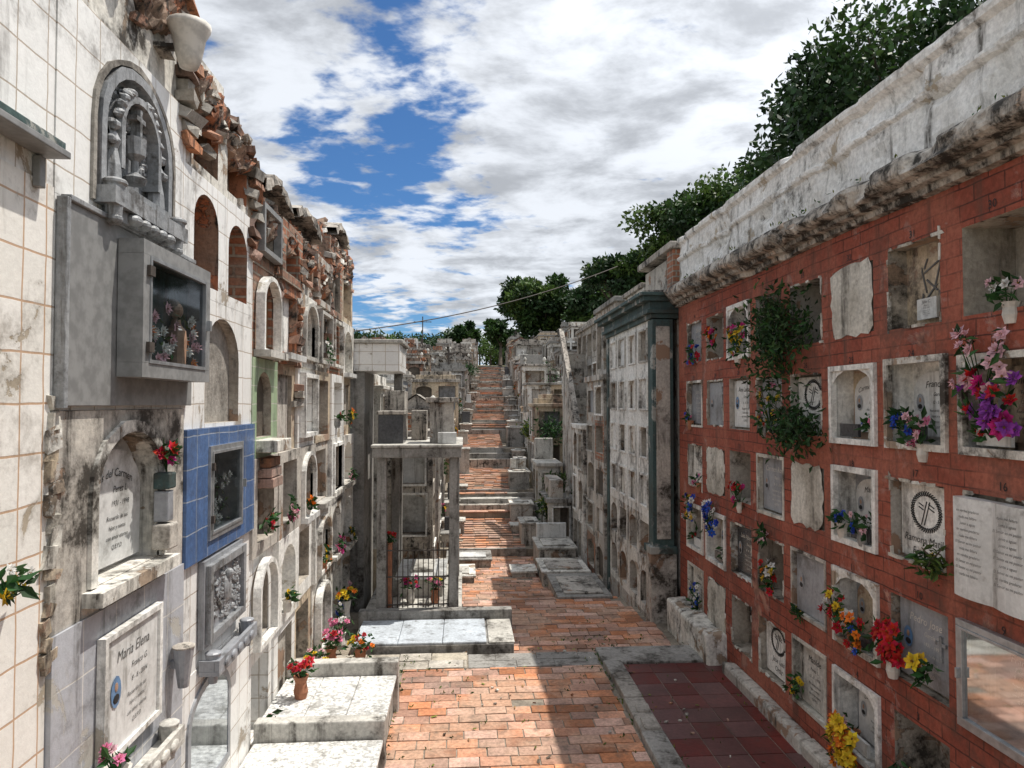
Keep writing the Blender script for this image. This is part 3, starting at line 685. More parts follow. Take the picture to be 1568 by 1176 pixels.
def topz(y):
    if y < 4.45: return 5.50
    if y < 5.83: return 5.22-.12*(y-4.45)
    if y < 9.1: return 4.74
    return 5.15
mb = MB(); step = .025; P = []; ny = int((10.97-2.0)/step); K = 24
for j in range(ny+1):
    y = 2.0+step*j; z = topz(y)
    crest = .12+.28*mnoise.noise(Vector((y*1.7, 1.3, 0)))+.15*mnoise.noise(Vector((y*5, 4.1, 0)))+.05*mnoise.noise(Vector((y*14, 4.1, 3)))
    low = .28+.50*max(0, mnoise.noise(Vector((y*1.3, 8.8, 2))))+.16*mnoise.noise(Vector((y*4, 2.2, 7)))+.05*mnoise.noise(Vector((y*15, 2.2, 7)))
    for i in range(K):
        t = i/(K-1)
        if t < .65:
            a = t/.65; zz = z-low+(low+crest)*a; x = -1.70+.035*math.sin(a*3.0)-.16*a*a
            if i == 0: x = -1.76
        else:
            a = (t-.65)/.35; zz = z+crest-.15*a; x = -1.86-.6*a
        d = .06*mnoise.noise(Vector((y*6, zz*9, t*3)))+.05*mnoise.noise(Vector((y*15, zz*20, 5)))+.025*mnoise.noise(Vector((y*40, zz*40, 5)))
        P.append((x+d, y, zz+d*.8))
mb.shared(P, [(j*K+i, j*K+i+1, (j+1)*K+i+1, (j+1)*K+i) for j in range(ny) for i in range(K-1)], 'rubble_core')
for k in range(260):
    y = R.uniform(3.4, 10.9); z = topz(y)+.14-abs(R.gauss(0, .28))
    if z < topz(y)-.7: continue
    zt = topz(y)
    x = -1.715+R.uniform(-.03, .01) if z < zt-.05 else -1.71-(z-zt+.05)*.9+R.uniform(-.02, .03)
    mb.obox((x, y, z), (R.uniform(.05, .11), R.uniform(.05, .2), R.uniform(.03, .075)), (R.uniform(-.25, .25), R.uniform(-.35, .35), R.uniform(-.4, .4)), R.choice(['rubble', 'rubble', 'rubble', 'cement_grey', 'stained', 'rubble_core', 'plaster_white']), .45)
for (y0, z0, z1) in ((6.58, 3.9, 4.6), (7.38, 3.0, 4.5), (8.2, 3.6, 4.6), (5.82, 4.2, 5.0), (9.08, 3.6, 4.9), (4.43, 4.6, 5.4)):
    z = z0
    while z < z1:
        if R.random() < .75: mb.obox((-1.70+R.uniform(-.02, .015), y0+R.uniform(-.05, .05), z), (.1, R.uniform(.05, .22), .065), (R.uniform(-.1, .1), R.uniform(-.15, .15), R.uniform(-.2, .2)), R.choice(['rubble', 'rubble', 'cement_grey']), .35)
        z += .08
z = 1.95
while z < 3.0:
    mb.obox((-1.70, 3.055+R.uniform(-.03, .03), z), (.04, R.uniform(.04, .10), R.uniform(.04, .10)), (R.uniform(-.3, .3), 0, 0), R.choice(['plaster_white', 'cement_white', 'plaster_cream']), .4); z += .07
mb.obj('eroded_brick_crown', parent=lw)
mb = MB()
for (y0, y1, zt, mt) in ((5.95, 6.85, 4.86, 'stained'), (7.05, 8.25, 4.92, 'stained'), (9.2, 10.2, 5.28, 'stained')):
    n = 18; P = []
    for j in range(n+1):
        yy = y0+(y1-y0)*j/n; zz = zt+.14*math.sin(math.pi*j/n)+R.uniform(-.02, .02)
        P += [(-1.62+R.uniform(-.03, .02), yy, zz-.09), (-1.64+R.uniform(-.02, .02), yy, zz+.0), (-2.3, yy, zz+.02)]
    mb.shared(P, [(3*j+i, 3*j+i+1, 3*j+i+4, 3*j+i+3) for j in range(n) for i in range(2)], mt)
    mb.shared([P[3*j] for j in range(n+1)]+[(-2.3, P[3*j][1], P[3*j][2]) for j in range(n+1)], [(j, j+1, n+2+j, n+1+j) for j in range(n)], mt)
mb.obj('arched_hood', parent=lw)
# --- relief sculpture
mb = MB(); sc = 3.79; tb = 3.94
ol = [(3.42, tb+.02)]+outline(3.42, 4.16, tb+.02, 4.68, .34)+[(4.16, tb+.02)]
mb.poly([FL.P(a, b, -.06) for a, b in ol], 'relief_metal')
ring(mb, FL, 3.44, 4.14, tb+.03, 4.66, .33, .05, -.08, .02, 'relief_metal', False)
ring(mb, FL, 3.60, 3.98, tb+.22, 4.55, .17, .035, -.06, .03, 'relief_metal', False)
for sg in (-1, 1):
    p = FL.P(sc+sg*.25, tb+.14, -.01)
    mb.lathe(p, [(.001, 0), (.05, 0), (.045, .08), (.03, .16), (.045, .20), (.02, .25)], 9, 'relief_metal'); mb.ell(p+Vector((0, 0, .28)), (.028, .028, .035), 'relief_metal')
    for k in range(6): mb.obox(p+Vector((.0, sg*(.04+.012*k), .2+.02*k)), (.02, .03, .10), (sg*(-.3-.1*k), 0, 0), 'relief_metal')
    for k in range(8): mb.ell(FL.P(sc+sg*(.08+.03*k), 4.58-.018*k*k*.35, .01), (.03, .03, .025), 'relief_metal', 7, 5, .2)
p = FL.P(sc, tb+.2, -.01)
mb.lathe(p, [(.001, 0), (.05, 0), (.06, .03), (.02, .06), (.018, .12), (.05, .15), (.055, .24), (.05, .24)], 10, 'relief_metal')
cross_shape(mb, FL, sc, tb+.42, -.03, .02, .17, 'relief_metal')
for k in range(150):
    a = R.uniform(0, math.pi); rr = R.uniform(.10, .35)
    mb.ell(FL.P(sc+rr*math.cos(a), tb+.3+rr*math.sin(a)*1.1, -.045), (.02, R.uniform(.012, .03), R.uniform(.01, .025)), 'relief_metal', 6, 4, .3)
fbox(mb, FL, 3.36, 4.22, tb-.01, tb+.07, -.1, .10, 'relief_metal'); fbox(mb, FL, 3.44, 4.14, tb-.07, tb-.012, -.02, .07, 'relief_metal')
fbox(mb, FL, 3.50, 4.08, tb+.072, tb+.13, -.1, .05, 'relief_metal')
for sg in (-1, 1):
    q = FL.P(sc+sg*.36, tb+.02, .06)
    mb.cyl(q-Vector((0, 0, .09)), q+Vector((0, 0, .08)), .035, .05, 10, 'relief_metal'); mb.ell(q+Vector((0, 0, -.09)), (.04, .04, .03), 'relief_metal')
    mb.ell(q+Vector((0, 0, .08)), (.06, .06, .025), 'relief_metal')
for k in range(5): mb.ell(FL.P(sc-.2+.1*k, tb-.04, .08), (.04, .05, .03), 'relief_metal')
mb.obj('arched_relief_sculpture')
mb = MB(); fbox(mb, FL, 3.08, 4.48, 2.99, 3.86, .003, .035, 'alu_grey')
for (a, b_, t0, t1) in ((3.06, 3.09, 2.98, 3.87), (3.09, 4.49, 3.86, 3.885)): fbox(mb, FL, a, b_, t0, t1, .004, .05, 'relief_metal')
mb.obj('metal_backing_plate', bevel=.004)
glass_case(FL, 3.52, 4.42, 3.13, 3.80, .04, .16, fw=.07, backm='teal_paint')
plaque(FL, 3.75, 2.48, -.10, .60, .58, 'marble', arch=.22, title='Ines del Carmen', photo=True)
bouquet(FL, 4.08, 2.73, .05, ['red', 'magenta'], 5, .05, .045, False)
mb = MB()
fbox(mb, FL, 4.02, 4.14, 2.20, 2.34, .0, .10, 'plaster_grey'); fbox(mb, FL, 4.04, 4.12, 2.35, 2.52, .0, .08, 'marble_grey'); fbox(mb, FL, 4.03, 4.13, 2.53, 2.62, .0, .09, 'teal_paint')
mb.obj('stone_flower_holder', bevel=.01)
plaque(FL, 3.72, 1.62, .025, .56, .54, 'marble', title='Maria Elena', photo=True, frame='plaster_clean')
def trough(F, s0, s1, t, d0, name='stone_flower_trough', mat='marble_grey'):
    mb = MB()
    fbox(mb, F, s0, s1, t, t+.03, d0, d0+.13, mat); fbox(mb, F, s0, s1, t+.031, t+.10, d0+.10, d0+.13, mat)
    fbox(mb, F, s0, s0+.03, t+.031, t+.10, d0, d0+.099, mat); fbox(mb, F, s1-.03, s1, t+.031, t+.10, d0, d0+.099, mat)
    for s in (s0+.06, s1-.06):
        q = F.P(s, t, d0+.07); mb.cyl(q-Vector((0, 0, .06)), q+Vector((0, 0, .13)), .028, .05, 10, mat); mb.ell(q+Vector((0, 0, .13)), (.055, .055, .018), mat)
    for k in range(5): mb.ell(F.P(s0+.15+(s1-s0-.3)*k/4, t+.05, d0+.135), (.015, .05, .03), mat)
    return mb.obj(name, bevel=.006)
trough(FL, 3.35, 4.12, 1.12, .025, mat='concrete_light'); vase_flowers(-1.58, 3.40, 1.18, ['lightpink', 'pink'], 5, .16, .05, .035)
mb = MB()
q = FL.P(4.26, 1.50, .09); mb.cyl(q-Vector((0, 0, .13)), q+Vector((0, 0, .10)), .03, .06, 10, 'marble_grey'); mb.ell(q+Vector((0, 0, .10)), (.065, .065, .015), 'stained'); mb.box(q.x-.1, q.x, q.y-.02, q.y+.02, q.z-.02, q.z+.02, 'marble_grey')
mb.obj('wall_flower_cone', smooth=False)
mb = MB()
fbox(mb, FL, 4.72, 5.52, 1.42, 1.98, .002, .04, 'marble_grey'); ring(mb, FL, 4.80, 5.44, 1.50, 1.90, 0, .05, .0, .075, 'relief_metal')
for k in range(150):
    mb.ell(FL.P(R.uniform(4.82, 5.42), R.uniform(1.52, 1.88), .045), (.014, .022, .018), 'relief_metal', 6, 4, .3)
mb.ell(FL.P(5.12, 1.72, .05), (.03, .07, .10), 'relief_metal'); mb.ell(FL.P(5.12, 1.82, .07), (.03, .03, .035), 'relief_metal')
mb.obj('relief_plaque', bevel=.004)
trough(FL, 4.72, 5.56, 1.25, .01)
glass_case(FL, 4.80, 5.50, 2.10, 2.72, -.14, .045, fm='aluminium', fw=.035, bust=False)
mb = MB(); ring(mb, FL, 4.60, 5.30, .50, 1.14, .18, .05, .0, .015, 'marble_grey'); mb.poly([FL.P(a, b, .006) for a, b in [(4.6, .50)]+outline(4.6, 5.3, .50, 1.14, .18)+[(5.3, .50)]], 'plaster_grey')
mb.poly([FL.P(a, b, .012) for a, b in [(4.6, .50)]+outline(4.6, 5.3, .50, 1.14, .18)+[(5.3, .50)]], 'glass_pane')
mb.obj('arched_glass_door')
mb = MB(); fbox(mb, FL, 5.95, 6.42, 2.60, 2.70, .0, .18, 'plaster_white')
for k in range(3): fbox(mb, FL, 6.02, 6.34, 2.30+.085*k, 2.378+.085*k, .0, .13-.012*k, 'rubble')
mb.obj('brick_flower_ledge', bevel=.006)
mb = MB(); q = Vector((-1.57, 4.12, 4.92))
mb.lathe(q, [(.001, -.02), (.05, 0), (.07, .06), (.09, .17), (.115, .22), (.12, .25), (.10, .25), (.085, .18)], 14, 'pot_white'); mb.box(-1.72, -1.58, 4.10, 4.14, 5.02, 5.05, 'iron')
mb.obj('wall_mounted_urn', smooth=True)
mb = MB(); mb.box(-1.70, -1.60, 2.2, 2.95, 4.02, 4.05, 'teal_paint'); mb.box(-1.70, -1.59, 2.18, 2.97, 3.99, 4.018, 'alu_grey'); mb.box(-1.70, -1.67, 2.9, 2.94, 3.86, 3.985, 'alu_grey')
mb.obj('metal_wall_shelf', bevel=.004)
bouquet(FL, 2.70, 2.36, .06, ['yellow', 'yellow', 'white'], 6, .05, .035, False)
# ================================================================== LEFT TERRACES
mb = MB()
mb.box(-1.7, -.70, 3.0, 5.25, -.05, .20, 'concrete'); mb.box(-1.69, -.66, 3.0, 5.25, .201, .235, 'granite_dark')
mb.box(-1.7, -.69, 5.26, 5.96, -.05, .22, 'concrete_light'); mb.box(-1.69, -.65, 5.26, 5.95, .221, .255, 'terrazzo')
mb.box(-1.70, -.64, 5.97, 6.10, -.05, .40, 'concrete_light')
mb.box(-1.7, -.68, 6.11, 7.04, -.05, .33, 'concrete_light')
for k in range(3): mb.box(-1.69+.35*k, -1.69+.35*(k+1)-.004, 6.112, 7.04, .331, .365, 'terrazzo')
mb.box(-1.70, -.63, 7.05, 7.19, -.05, .49, 'concrete_light')
mb.box(-1.7, -.75, 7.2, 8.0, -.05, .12, 'concrete'); tiles(mb, -1.69, -.76, 7.2, 8.0, .135, .3, .2, 'pale_tile')
mb.obj('grave_terrace', bevel=.012)
vase_flowers(-1.45, 6.55, .365, ['red'], 9, .2, .09, .045)
vase_flowers(-1.5, 7.5, .13, ['yellow', 'lightpink'], 9, .16, .1); vase_flowers(-1.5, 8.3, .02, ['pink', 'red'], 12, .2, .12)
vase_flowers(-1.5, 8.9, .0, ['white', 'pink'], 12, .2, .12); vase_flowers(-1.2, 8.5, .0, ['yellow', 'orange', 'red'], 12, .1, .14); vase_flowers(-1.55, 9.6, .1, ['orange', 'yellow'], 12, .3, .12)
mb = MB()
mb.box(-1.35, .62, 8.72, 9.68, -.2, .08, 'concrete')
for k in range(3): mb.box(-1.33+.54*k, -1.33+.54*(k+1)-.004, 8.73, 9.66, .081, .11, 'slab_blueish')
mb.box(-1.4, .66, 9.681, 9.84, -.2, .22, 'concrete')
mb.box(.31, .63, 8.73, 9.66, .081, .10, 'concrete_light')
mb.box(-1.35, -.02, 9.85, 12.4, -.5, .16, 'concrete_light')
mb.obj('grave_terrace', bevel=.012)
# ================================================================== CONCRETE SHELTER
root = bpy.data.objects.new('concrete_grave_shelter', None); scene.collection.objects.link(root)
mb = MB()
for (x, y) in ((-.13, 9.92), (-1.12, 9.92), (-.13, 11.9), (-1.12, 11.9)): mb.box(x-.065, x+.065, y-.065, y+.065, .16, 2.26, 'concrete')
mb.obj('posts', root, bevel=.01)
mb = MB(); mb.box(-1.24, -.03, 9.8, 12.05, 2.261, 2.40, 'concrete'); mb.box(-1.26, -.01, 9.78, 12.1, 2.401, 2.44, 'concrete_light')
mb.obj('roof_slab', root, bevel=.01)
mb = MB()
mb.box(-.48, -.14, 10.2, 10.6, 2.441, 3.02, 'plaster_grey'); mb.box(-.54, -.08, 10.15, 10.65, 3.02, 3.09, 'stained'); mb.box(-1.2, -.85, 10.1, 10.6, 2.441, 2.85, 'granite_dark'); mb.box(-1.22, -.83, 10.08, 10.62, 2.85, 2.9, 'stained')
mb.box(-.80, -.57, 11.0, 11.4, 2.441, 2.9, 'stained'); mb.box(-1.2, -.9, 10.9, 11.6, 2.441, 3.2, 'stained'); mb.box(-.36, -.1, 10.0, 10.15, 2.441, 2.6, 'marble')
mb.obj('roof_blocks', root, bevel=.008)
mb = MB()
for z in (.24, .62, .98): mb.cyl((-1.05, 9.92, z), (-.2, 9.92, z), .011, .011, 6, 'iron')
for k in range(13): mb.cyl((-1.04+k*.07, 9.92, .2), (-1.04+k*.07, 9.92, 1.08), .008, .006, 6, 'iron')
for k in range(26): mb.cyl((-.19, 9.99+k*.07, .2), (-.19, 9.99+k*.07, 1.08), .008, .006, 6, 'iron')
for z in (.24, .98): mb.cyl((-.19, 9.99, z), (-.19, 11.8, z), .011, .011, 6, 'iron')
mb.obj('iron_gate', root)
mb = MB(); mb.box(-.95, -.3, 10.6, 11.7, .161, .42, 'concrete_light'); mb.box(-1.0, -.25, 10.55, 11.75, .42, .47, 'marble'); mb.box(-.8, -.45, 10.8, 11.5, .471, .52, 'concrete_light')
mb.obj('tomb_chest', root, bevel=.01)
vase_flowers(-.75, 10.3, .16, ['red', 'magenta'], 10, .2, .12); vase_flowers(-.4, 10.25, .16, ['yellow', 'pink'], 8, .2, .1); vase_flowers(-1.05, 10.1, .16, ['red'], 10, .9, .1)
# ================================================================== MAUSOLEUMS
FM = ['plaster_white', 'plaster_grey', 'plaster_cream', 'stained', 'concrete_light', 'plaster_grey', 'brick_raw', 'concrete', 'plaster_white', 'plaster_white', 'stained', 'rubble_core']
def tomb(x0, x1, y0, y1, zb, h, side, name='mausoleum', mat=None, roof=None, fl=.3, front=True, deco=True, cw=.8, rh=.72):
    mb = MB(); mat = mat or R.choice(FM); z0 = zb; z1 = zb+h
    mb.box(x0+(.36 if side == 'R' else .02), x1-(.36 if side == 'L' else .02), y0+.36, y1-.01, z0-1.0, z1-.003, mat)
    fr = [(Fr(side, x1 if side == 'L' else x0), y0, y1)]
    if front: fr.append((Fr('F', y0), x0, x1))
    for F, a, b in fr:
        mb.poly([F.P(a, z0-1.0, 0), F.P(b, z0-1.0, 0), F.P(b, z0+.12, 0), F.P(a, z0+.12, 0)], mat)
        nc = max(1, round((b-a)/cw)); nr = max(1, int((h-.22)/rh)); tw = (b-a)/nc; th = (h-.12)/nr
        for c in range(nc):
            for r in range(nr):
                s0 = a+c*tw; t0 = z0+.12+r*th
                mw = min(.10, tw*.14)+R.uniform(0, .06); dp = R.choice([.05, .12, .25, .3])
                hb, ht = t0+.08+R.uniform(0, .08), t0+th-.10-R.uniform(0, .08)
                cell(mb, F, s0, s0+tw, t0, t0+th, s0+mw, s0+tw-mw, hb, ht, R.choice([0, 0, .12]), dp, mat if R.random() < .75 else R.choice(FM), 'recess_plaster', R.choice(['interior_dark', 'interior_dark', 'marble', 'plaster_grey', 'cement_white', 'marble_grey', 'plaster_clean']))
                if R.random() < .3: ring(mb, F, s0+mw, s0+tw-mw, hb, ht, 0, .035, 0, .03, R.choice(['plaster_clean', 'concrete_light']))
    rm = R.choice(['concrete', 'stained', 'stained', mat])
    mb.box(x0-.06, x1+.06, y0-.07, y1-.004, z1, z1+R.uniform(.07, .12), rm)
    roof = roof or R.choice(['flat', 'flat', 'gable', 'step', 'block', 'ledge'])
    zt = z1+.121; cx = (x0+x1)/2
    if roof == 'gable':
        hg = (x1-x0)*.28
        for yy in (y0, y1-.02): mb.poly([(x0, yy, zt-.05), (x1, yy, zt-.05), (cx, yy, zt+hg)], mat)
        mb.poly([(x0-.05, y0-.05, zt-.04), (x0-.05, y1, zt-.04), (cx, y1, zt+hg+.03), (cx, y0-.05, zt+hg+.03)], rm)
        mb.poly([(x1+.05, y0-.05, zt-.04), (x1+.05, y1, zt-.04), (cx, y1, zt+hg+.03), (cx, y0-.05, zt+hg+.03)], rm)
        zt += hg
    elif roof == 'step':
        mb.box(x0+.1, x1-.1, y0+.1, y1-.1, z1+.05, zt+.14, mat); mb.box(x0+.25, x1-.25, y0+.2, y1-.2, zt+.14, zt+.26, rm); zt += .26
    elif roof == 'block':
        mb.box(x0+.05, x0+(x1-x0)*.6, y0+.05, y1-.3, z1+.05, zt+R.uniform(.2, .5), R.choice(FM))
    elif roof == 'ledge':
        mb.box(x0+.04, x1-.04, y1-.25, y1-.06, z1+.05, zt+R.uniform(.3, .6), mat)
    if deco and R.random() < .4:
        F = Fr('F', y0+.2); cross_shape(mb, F, cx, zt-.05, 0, .07, R.uniform(.35, .6), R.choice(['concrete_light', 'plaster_clean', 'iron']))
    if deco and R.random() < .25:
        for xx in (x0+.12, x1-.12): mb.lathe((xx, y0+.12, z1+.1), [(.001, 0), (.06, 0), (.03, .06), (.08, .16), (.05, .24), (.001, .28)], 8, 'concrete_light')
    o = mb.obj(name, bevel=.012 if y0 < 30 else 0)
    if R.random() < fl:
        F = fr[0][0]; bouquet(F, R.uniform(y0+.2, y1-.2), z0+R.uniform(.4, min(1.8, h-.2)), .06, R.choice(pal), 8, .1, .05, False)
    return o
mb = MB()
mb.box(-2.4, -.98, 11.0, 12.2, 3.5, 3.93, 'tile_white'); mb.box(-2.45, -.93, 10.95, 12.25, 3.931, 3.99, 'concrete_light'); mb.box(-2.4, -1.52, 11.05, 12.2, -.5, 3.499, 'concrete'); mb.box(-1.16, -1.02, 11.95, 12.1, -.5, 3.499, 'concrete')
mb.obj('tiled_canopy_tomb', bevel=.01)
tomb(-3.2, -1.42, 12.3, 14.2, -.5, 3.75, 'L', 'niche_block', 'plaster_white', 'step', .6)
tomb(-3.2, -1.48, 14.25, 16.0, -.5, 3.5, 'L', 'niche_block', 'plaster_grey', 'block')
tomb(-1.38, -.55, 12.9, 14.0, -.5, 2.9, 'L', 'mausoleum', 'stained', 'block', .5)
tomb(-1.4, -.5, 14.4, 15.6, -.5, 3.3, 'L', 'mausoleum', 'plaster_grey', 'gable', .5)
for lane in range(5):
    y = 16.1+R.uniform(0, .6)
    while y < 62:
        D = R.uniform(1.0, 2.2); wd = R.uniform(1.0, 1.7)
        xr = pc(y)-1.05-lane*2.0-R.uniform(0, .25); x0 = xr-wd
        g = gh(y); h = R.uniform(1.1, 2.3)+(.5 if y < 22 else 0)-.012*max(0, y-25)
        if lane == 0: h = R.uniform(.9, 2.2)+(.4 if y < 21 else 0)
        if (x0 > -.20*y):
            tomb(x0, xr, y, y+D, g, max(.9, h), 'L', fl=.35 if lane == 0 and y < 35 else 0)
        y += D+R.uniform(.05, .6)
# ================================================================== RIGHT: TRIMMED BLOCK
root = bpy.data.objects.new('trimmed_niche_building', None); scene.collection.objects.link(root)
FB = Fr('R', 2.69); mb = MB()
nb = 4; y0, y1 = 10.12, 12.95
for c in range(nb):
    for r in range(6):
        s0 = y0+(y1-y0)/nb*c; s1 = y0+(y1-y0)/nb*(c+1); t0 = -.1+r*.72; t1 = t0+.72
        cell(mb, FB, s0, s1, t0, t1, s0+.11, s1-.11, t0+.12, t1-.1, R.choice([0, .15]), R.choice([.02, .03, .05, .10]) if r > 1 else .25, 'plaster_clean' if r > 1 else 'plaster_white', 'plaster_grey', R.choice(['marble', 'plaster_clean', 'plaster_clean', 'plaster_white']) if r > 1 else R.choice(['interior_dark', 'marble', 'plaster_grey']))
        if r > 1: ring(mb, FB, s0+.13, s1-.13, t0+.15, t1-.13, 0, .03, -.02, .02, R.choice(['concrete_light', 'plaster_clean']))
        elif R.random() < .6: plaque(FB, (s0+s1)/2, (t0+t1)/2, -.2, .4, .4, 'marble')
mb.poly([FB.P(9.9, -1.2, 0), FB.P(y1, -1.2, 0), FB.P(y1, -.1, 0), FB.P(9.9, -.1, 0)], 'plaster_grey')
mb.box(3.05, 5.2, 9.95, 13.0, -1.2, 4.21, 'plaster_grey'); mb.obj('walls', root)
mb = MB()
mb.box(2.66, 2.96, 9.86, 10.11, .9, 4.2, 'teal_paint'); mb.box(2.62, 2.99, 9.84, 10.13, -.8, .899, 'plaster_grey'); mb.box(2.60, 2.99, 9.80, 10.16, .9, 1.0, 'teal_paint')
mb.box(2.71, 2.91, 9.845, 9.859, 1.1, 4.1, 'plaster_grey')
mb.box(2.66, 2.9, 12.951, 13.1, -1, 4.2, 'teal_paint'); mb.obj('pilasters', root, bevel=.01)
mb = MB()
for (d, a, b_) in ((.04, 4.215, 4.28), (.10, 4.281, 4.34), (.06, 4.341, 4.45), (.16, 4.451, 4.52), (.22, 4.521, 4.57)):
    mb.box(2.68-d, 3.3, 9.88-d*.6, 13.05+d, a, b_, 'teal_paint')
mb.box(2.55, 3.3, 9.9, 13.1, 4.571, 4.62, 'stained'); mb.obj('cornice', root, bevel=.006)
mb = MB(); mb.box(3.02, 5.1, 9.9, 11.6, 4.62, 5.15, 'plaster_grey'); mb.box(2.95, 3.5, 9.82, 10.12, 4.62, 5.2, 'brick_raw'); mb.box(2.9, 5.1, 9.78, 11.65, 5.2, 5.3, 'stained'); mb.box(3.0, 5.1, 11.65, 13.0, 4.62, 4.95, 'plaster_white'); mb.box(2.95, 5.1, 11.66, 13.05, 4.951, 5.03, 'stained')
mb.obj('attic', root, bevel=.01)
tomb(2.62, 5.0, 13.15, 15.0, -.55, 4.0, 'R', 'niche_block', 'plaster_grey', 'flat', .3, deco=False)
tomb(2.9, 5.2, 13.3, 15.4, 3.5, 1.45, 'R', 'niche_block', 'plaster_grey', 'flat', 0, deco=False)
tomb(2.55, 5.0, 15.05, 16.5, -.55, 3.0, 'R', 'niche_block', 'plaster_white', 'flat', .3, deco=False)
tomb(3.3, 5.4, 15.6, 20.5, 2.4, 2.6, 'R', 'niche_block', 'stained', 'step', 0, deco=False)
mb = MB(); n = 15
for k in range(n):
    a = k/n; y = 16.6+2.8*a; z = 1.9+3.0*a
    mb.box(2.72, 3.4, y, y+.19, -.6, z-.35, 'plaster_grey')
mb.shared([(2.66, 16.5, 1.7), (2.74, 16.5, 1.7), (2.74, 19.5, 4.75), (2.66, 19.5, 4.75), (2.66, 16.5, 1.9), (2.74, 16.5, 1.9), (2.74, 19.5, 4.95), (2.66, 19.5, 4.95)], MB.BF, 'stained')
mb.shared([(2.64, 16.5, 2.35), (2.76, 16.5, 2.35), (2.76, 19.5, 5.0), (2.64, 19.5, 5.0), (2.64, 16.5, 2.43), (2.76, 16.5, 2.43), (2.76, 19.5, 5.08), (2.64, 19.5, 5.08)], MB.BF, 'stained')
for k in range(14):
    a = (k+.5)/14; mb.box(2.67, 2.73, 16.5+3*a-.03, 16.5+3*a+.03, 1.95+2.95*a, 2.4+2.62*a, 'concrete')
mb.obj('external_staircase')
for lane in range(4):
    y = 16.7 if lane == 0 else 20.6
    while y < 60:
        D = R.uniform(1.0, 2.2); wd = R.uniform(1.0, 1.8); x0 = pc(y)+1.2+lane*2.1+R.uniform(0, .3)
        if lane == 0 and y < 20: x0 = 2.0; wd = .6
        h = R.uniform(1.1, 2.4)+.5*lane+(.3 if lane == 0 and 19 < y < 24 else 0)
        if lane == 0 and y < 20: h = R.uniform(.7, 1.3)
        if x0 < .26*y+1: tomb(x0, x0+wd, y, y+D, gh(y), h, 'R', fl=.25 if lane == 0 and y < 35 else 0)
        y += D+R.uniform(.1, .8)
def grave(x0, x1, y0, y1, zb, h, head=True):
    mb = MB(); mt = R.choice(['concrete', 'concrete_light', 'plaster_grey', 'plaster_grey'])
    mb.box(x0, x1, y0, y1, zb-.8, zb+h, mt); mb.box(x0-.03, x1+.03, y0-.03, y1+.03, zb+h+.001, zb+h+.05, R.choice(['concrete_light', 'concrete_light', 'concrete', 'plaster_white']))
    if x1-x0 > .3 and y1-y0 > .6: mb.box(x0+.1, x1-.1, y0+.12, y1-.3, zb+h+.051, zb+h+.08, R.choice(['plaster_grey', 'marble', 'concrete_light']))
    if head: mb.box(x0+.06, x1-.06, y1-.16, y1-.04, zb+h+.051, zb+h+R.uniform(.3, .55), R.choice(['marble', 'plaster_white', 'granite_dark']))
    mb.obj('grave_slab', bevel=.012)
for (x0, x1, y0, y1, h, hd) in ((1.62, 2.5, 12.0, 13.6, .12, False), (1.55, 2.45, 13.8, 15.0, .25, False), (1.6, 2.4, 15.1, 16.3, .45, True), (-.42, .22, 14.2, 15.2, .1, False), (-.35, .6, 15.5, 16.4, .14, False), (1.0, 1.5, 14.6, 15.2, .08, False)):
    grave(x0, x1, y0, y1, gh(y0)-.03, h, hd)
y = 17.0
while y < 52:
    if R.random() < .85: grave(pc(y)+.6+R.uniform(0, .25), pc(y)+1.2, y, y+R.uniform(.5, .9), gh(y)-.05, R.uniform(.1, .6), R.random() < .35)
    if R.random() < .6: grave(pc(y)-1.12, pc(y)-.80+R.uniform(0, .25), y, y+R.uniform(.5, .9), gh(y)-.05, R.uniform(.1, .5), R.random() < .3)
    y += R.uniform(.8, 1.5)
for (x, y, z, r_, m_) in ((2.35, 18, 1.0, .35, 'leaf_bright'), (2.6, 21, 2.3, .5, 'leaf'), (2.9, 25, 3.3, .5, 'leaf_bright'), (3.2, 29, 4.2, .7, 'leaf'), (2.7, 22.5, 2.5, .45, 'leaf_bright'), (3.4, 34, 4.9, .6, 'leaf'), (-.7, 19.5, 1.4, .3, 'leaf_bright'), (-.4, 26, 3.1, .3, 'leaf'), (2.1, 17.2, .6, .3, 'leaf_yellow'), (2.2, 23.5, 2.2, .3, 'leaf_yellow'), (3.6, 40, 5.2, .7, 'leaf'), (.3, 38, 4.9, .5, 'leaf'), (3.9, 46, 6.2, .8, 'leaf_bright'), (-.5, 31, 4.2, .4, 'leaf')):
    bush('shrub', (x, y, z), (r_*.8, r_*.9, r_*.7), 420, .13, (m_, 'leaf', 'leaf_dark'), .2)
mb = MB()
for k in range(700):
    x = R.choice([1.60, 1.83, -.66, 2.80, -.72]) if R.random() < .6 else R.uniform(-.6, 2.4); y = R.uniform(5, 16)
    if .2 < x < 1.4 and y < 9 and R.random() < .8: continue
    for j in range(3): leafq(mb, Vector((x+R.uniform(-.03, .03), y, (gh(y) if y > 8.6 else 0)+.01)), R.uniform(.02, .05), R.choice(['leaf_bright', 'leaf', 'leaf_yellow']), Vector((0, 0, 1)))
mb.obj('weeds')
mb = MB()
for k in range(260):
    y = R.uniform(4.5, 14); x = R.uniform(-.6, 2.6)
    z = .014 if y < 8.1 else gh(y)+.0
    if y < 8.1 and x > 1.8: z = .03
    if R.random() < .5: mb.obox((x, y, z+.006), (R.uniform(.01, .035), R.uniform(.01, .03), .012), (R.uniform(-.3, .3), 0, R.uniform(0, 3)), R.choice(['rubble', 'cement_grey', 'cement_white']), .4)
    else: mb.obox((x, y, z+.003), (R.uniform(.02, .05), R.uniform(.01, .025), .002), (R.uniform(-.3, .3), R.uniform(-.3, .3), R.uniform(0, 3)), R.choice(['leaf_yellow', 'wood_board', 'bark']), .4)
mb.obj('ground_litter')
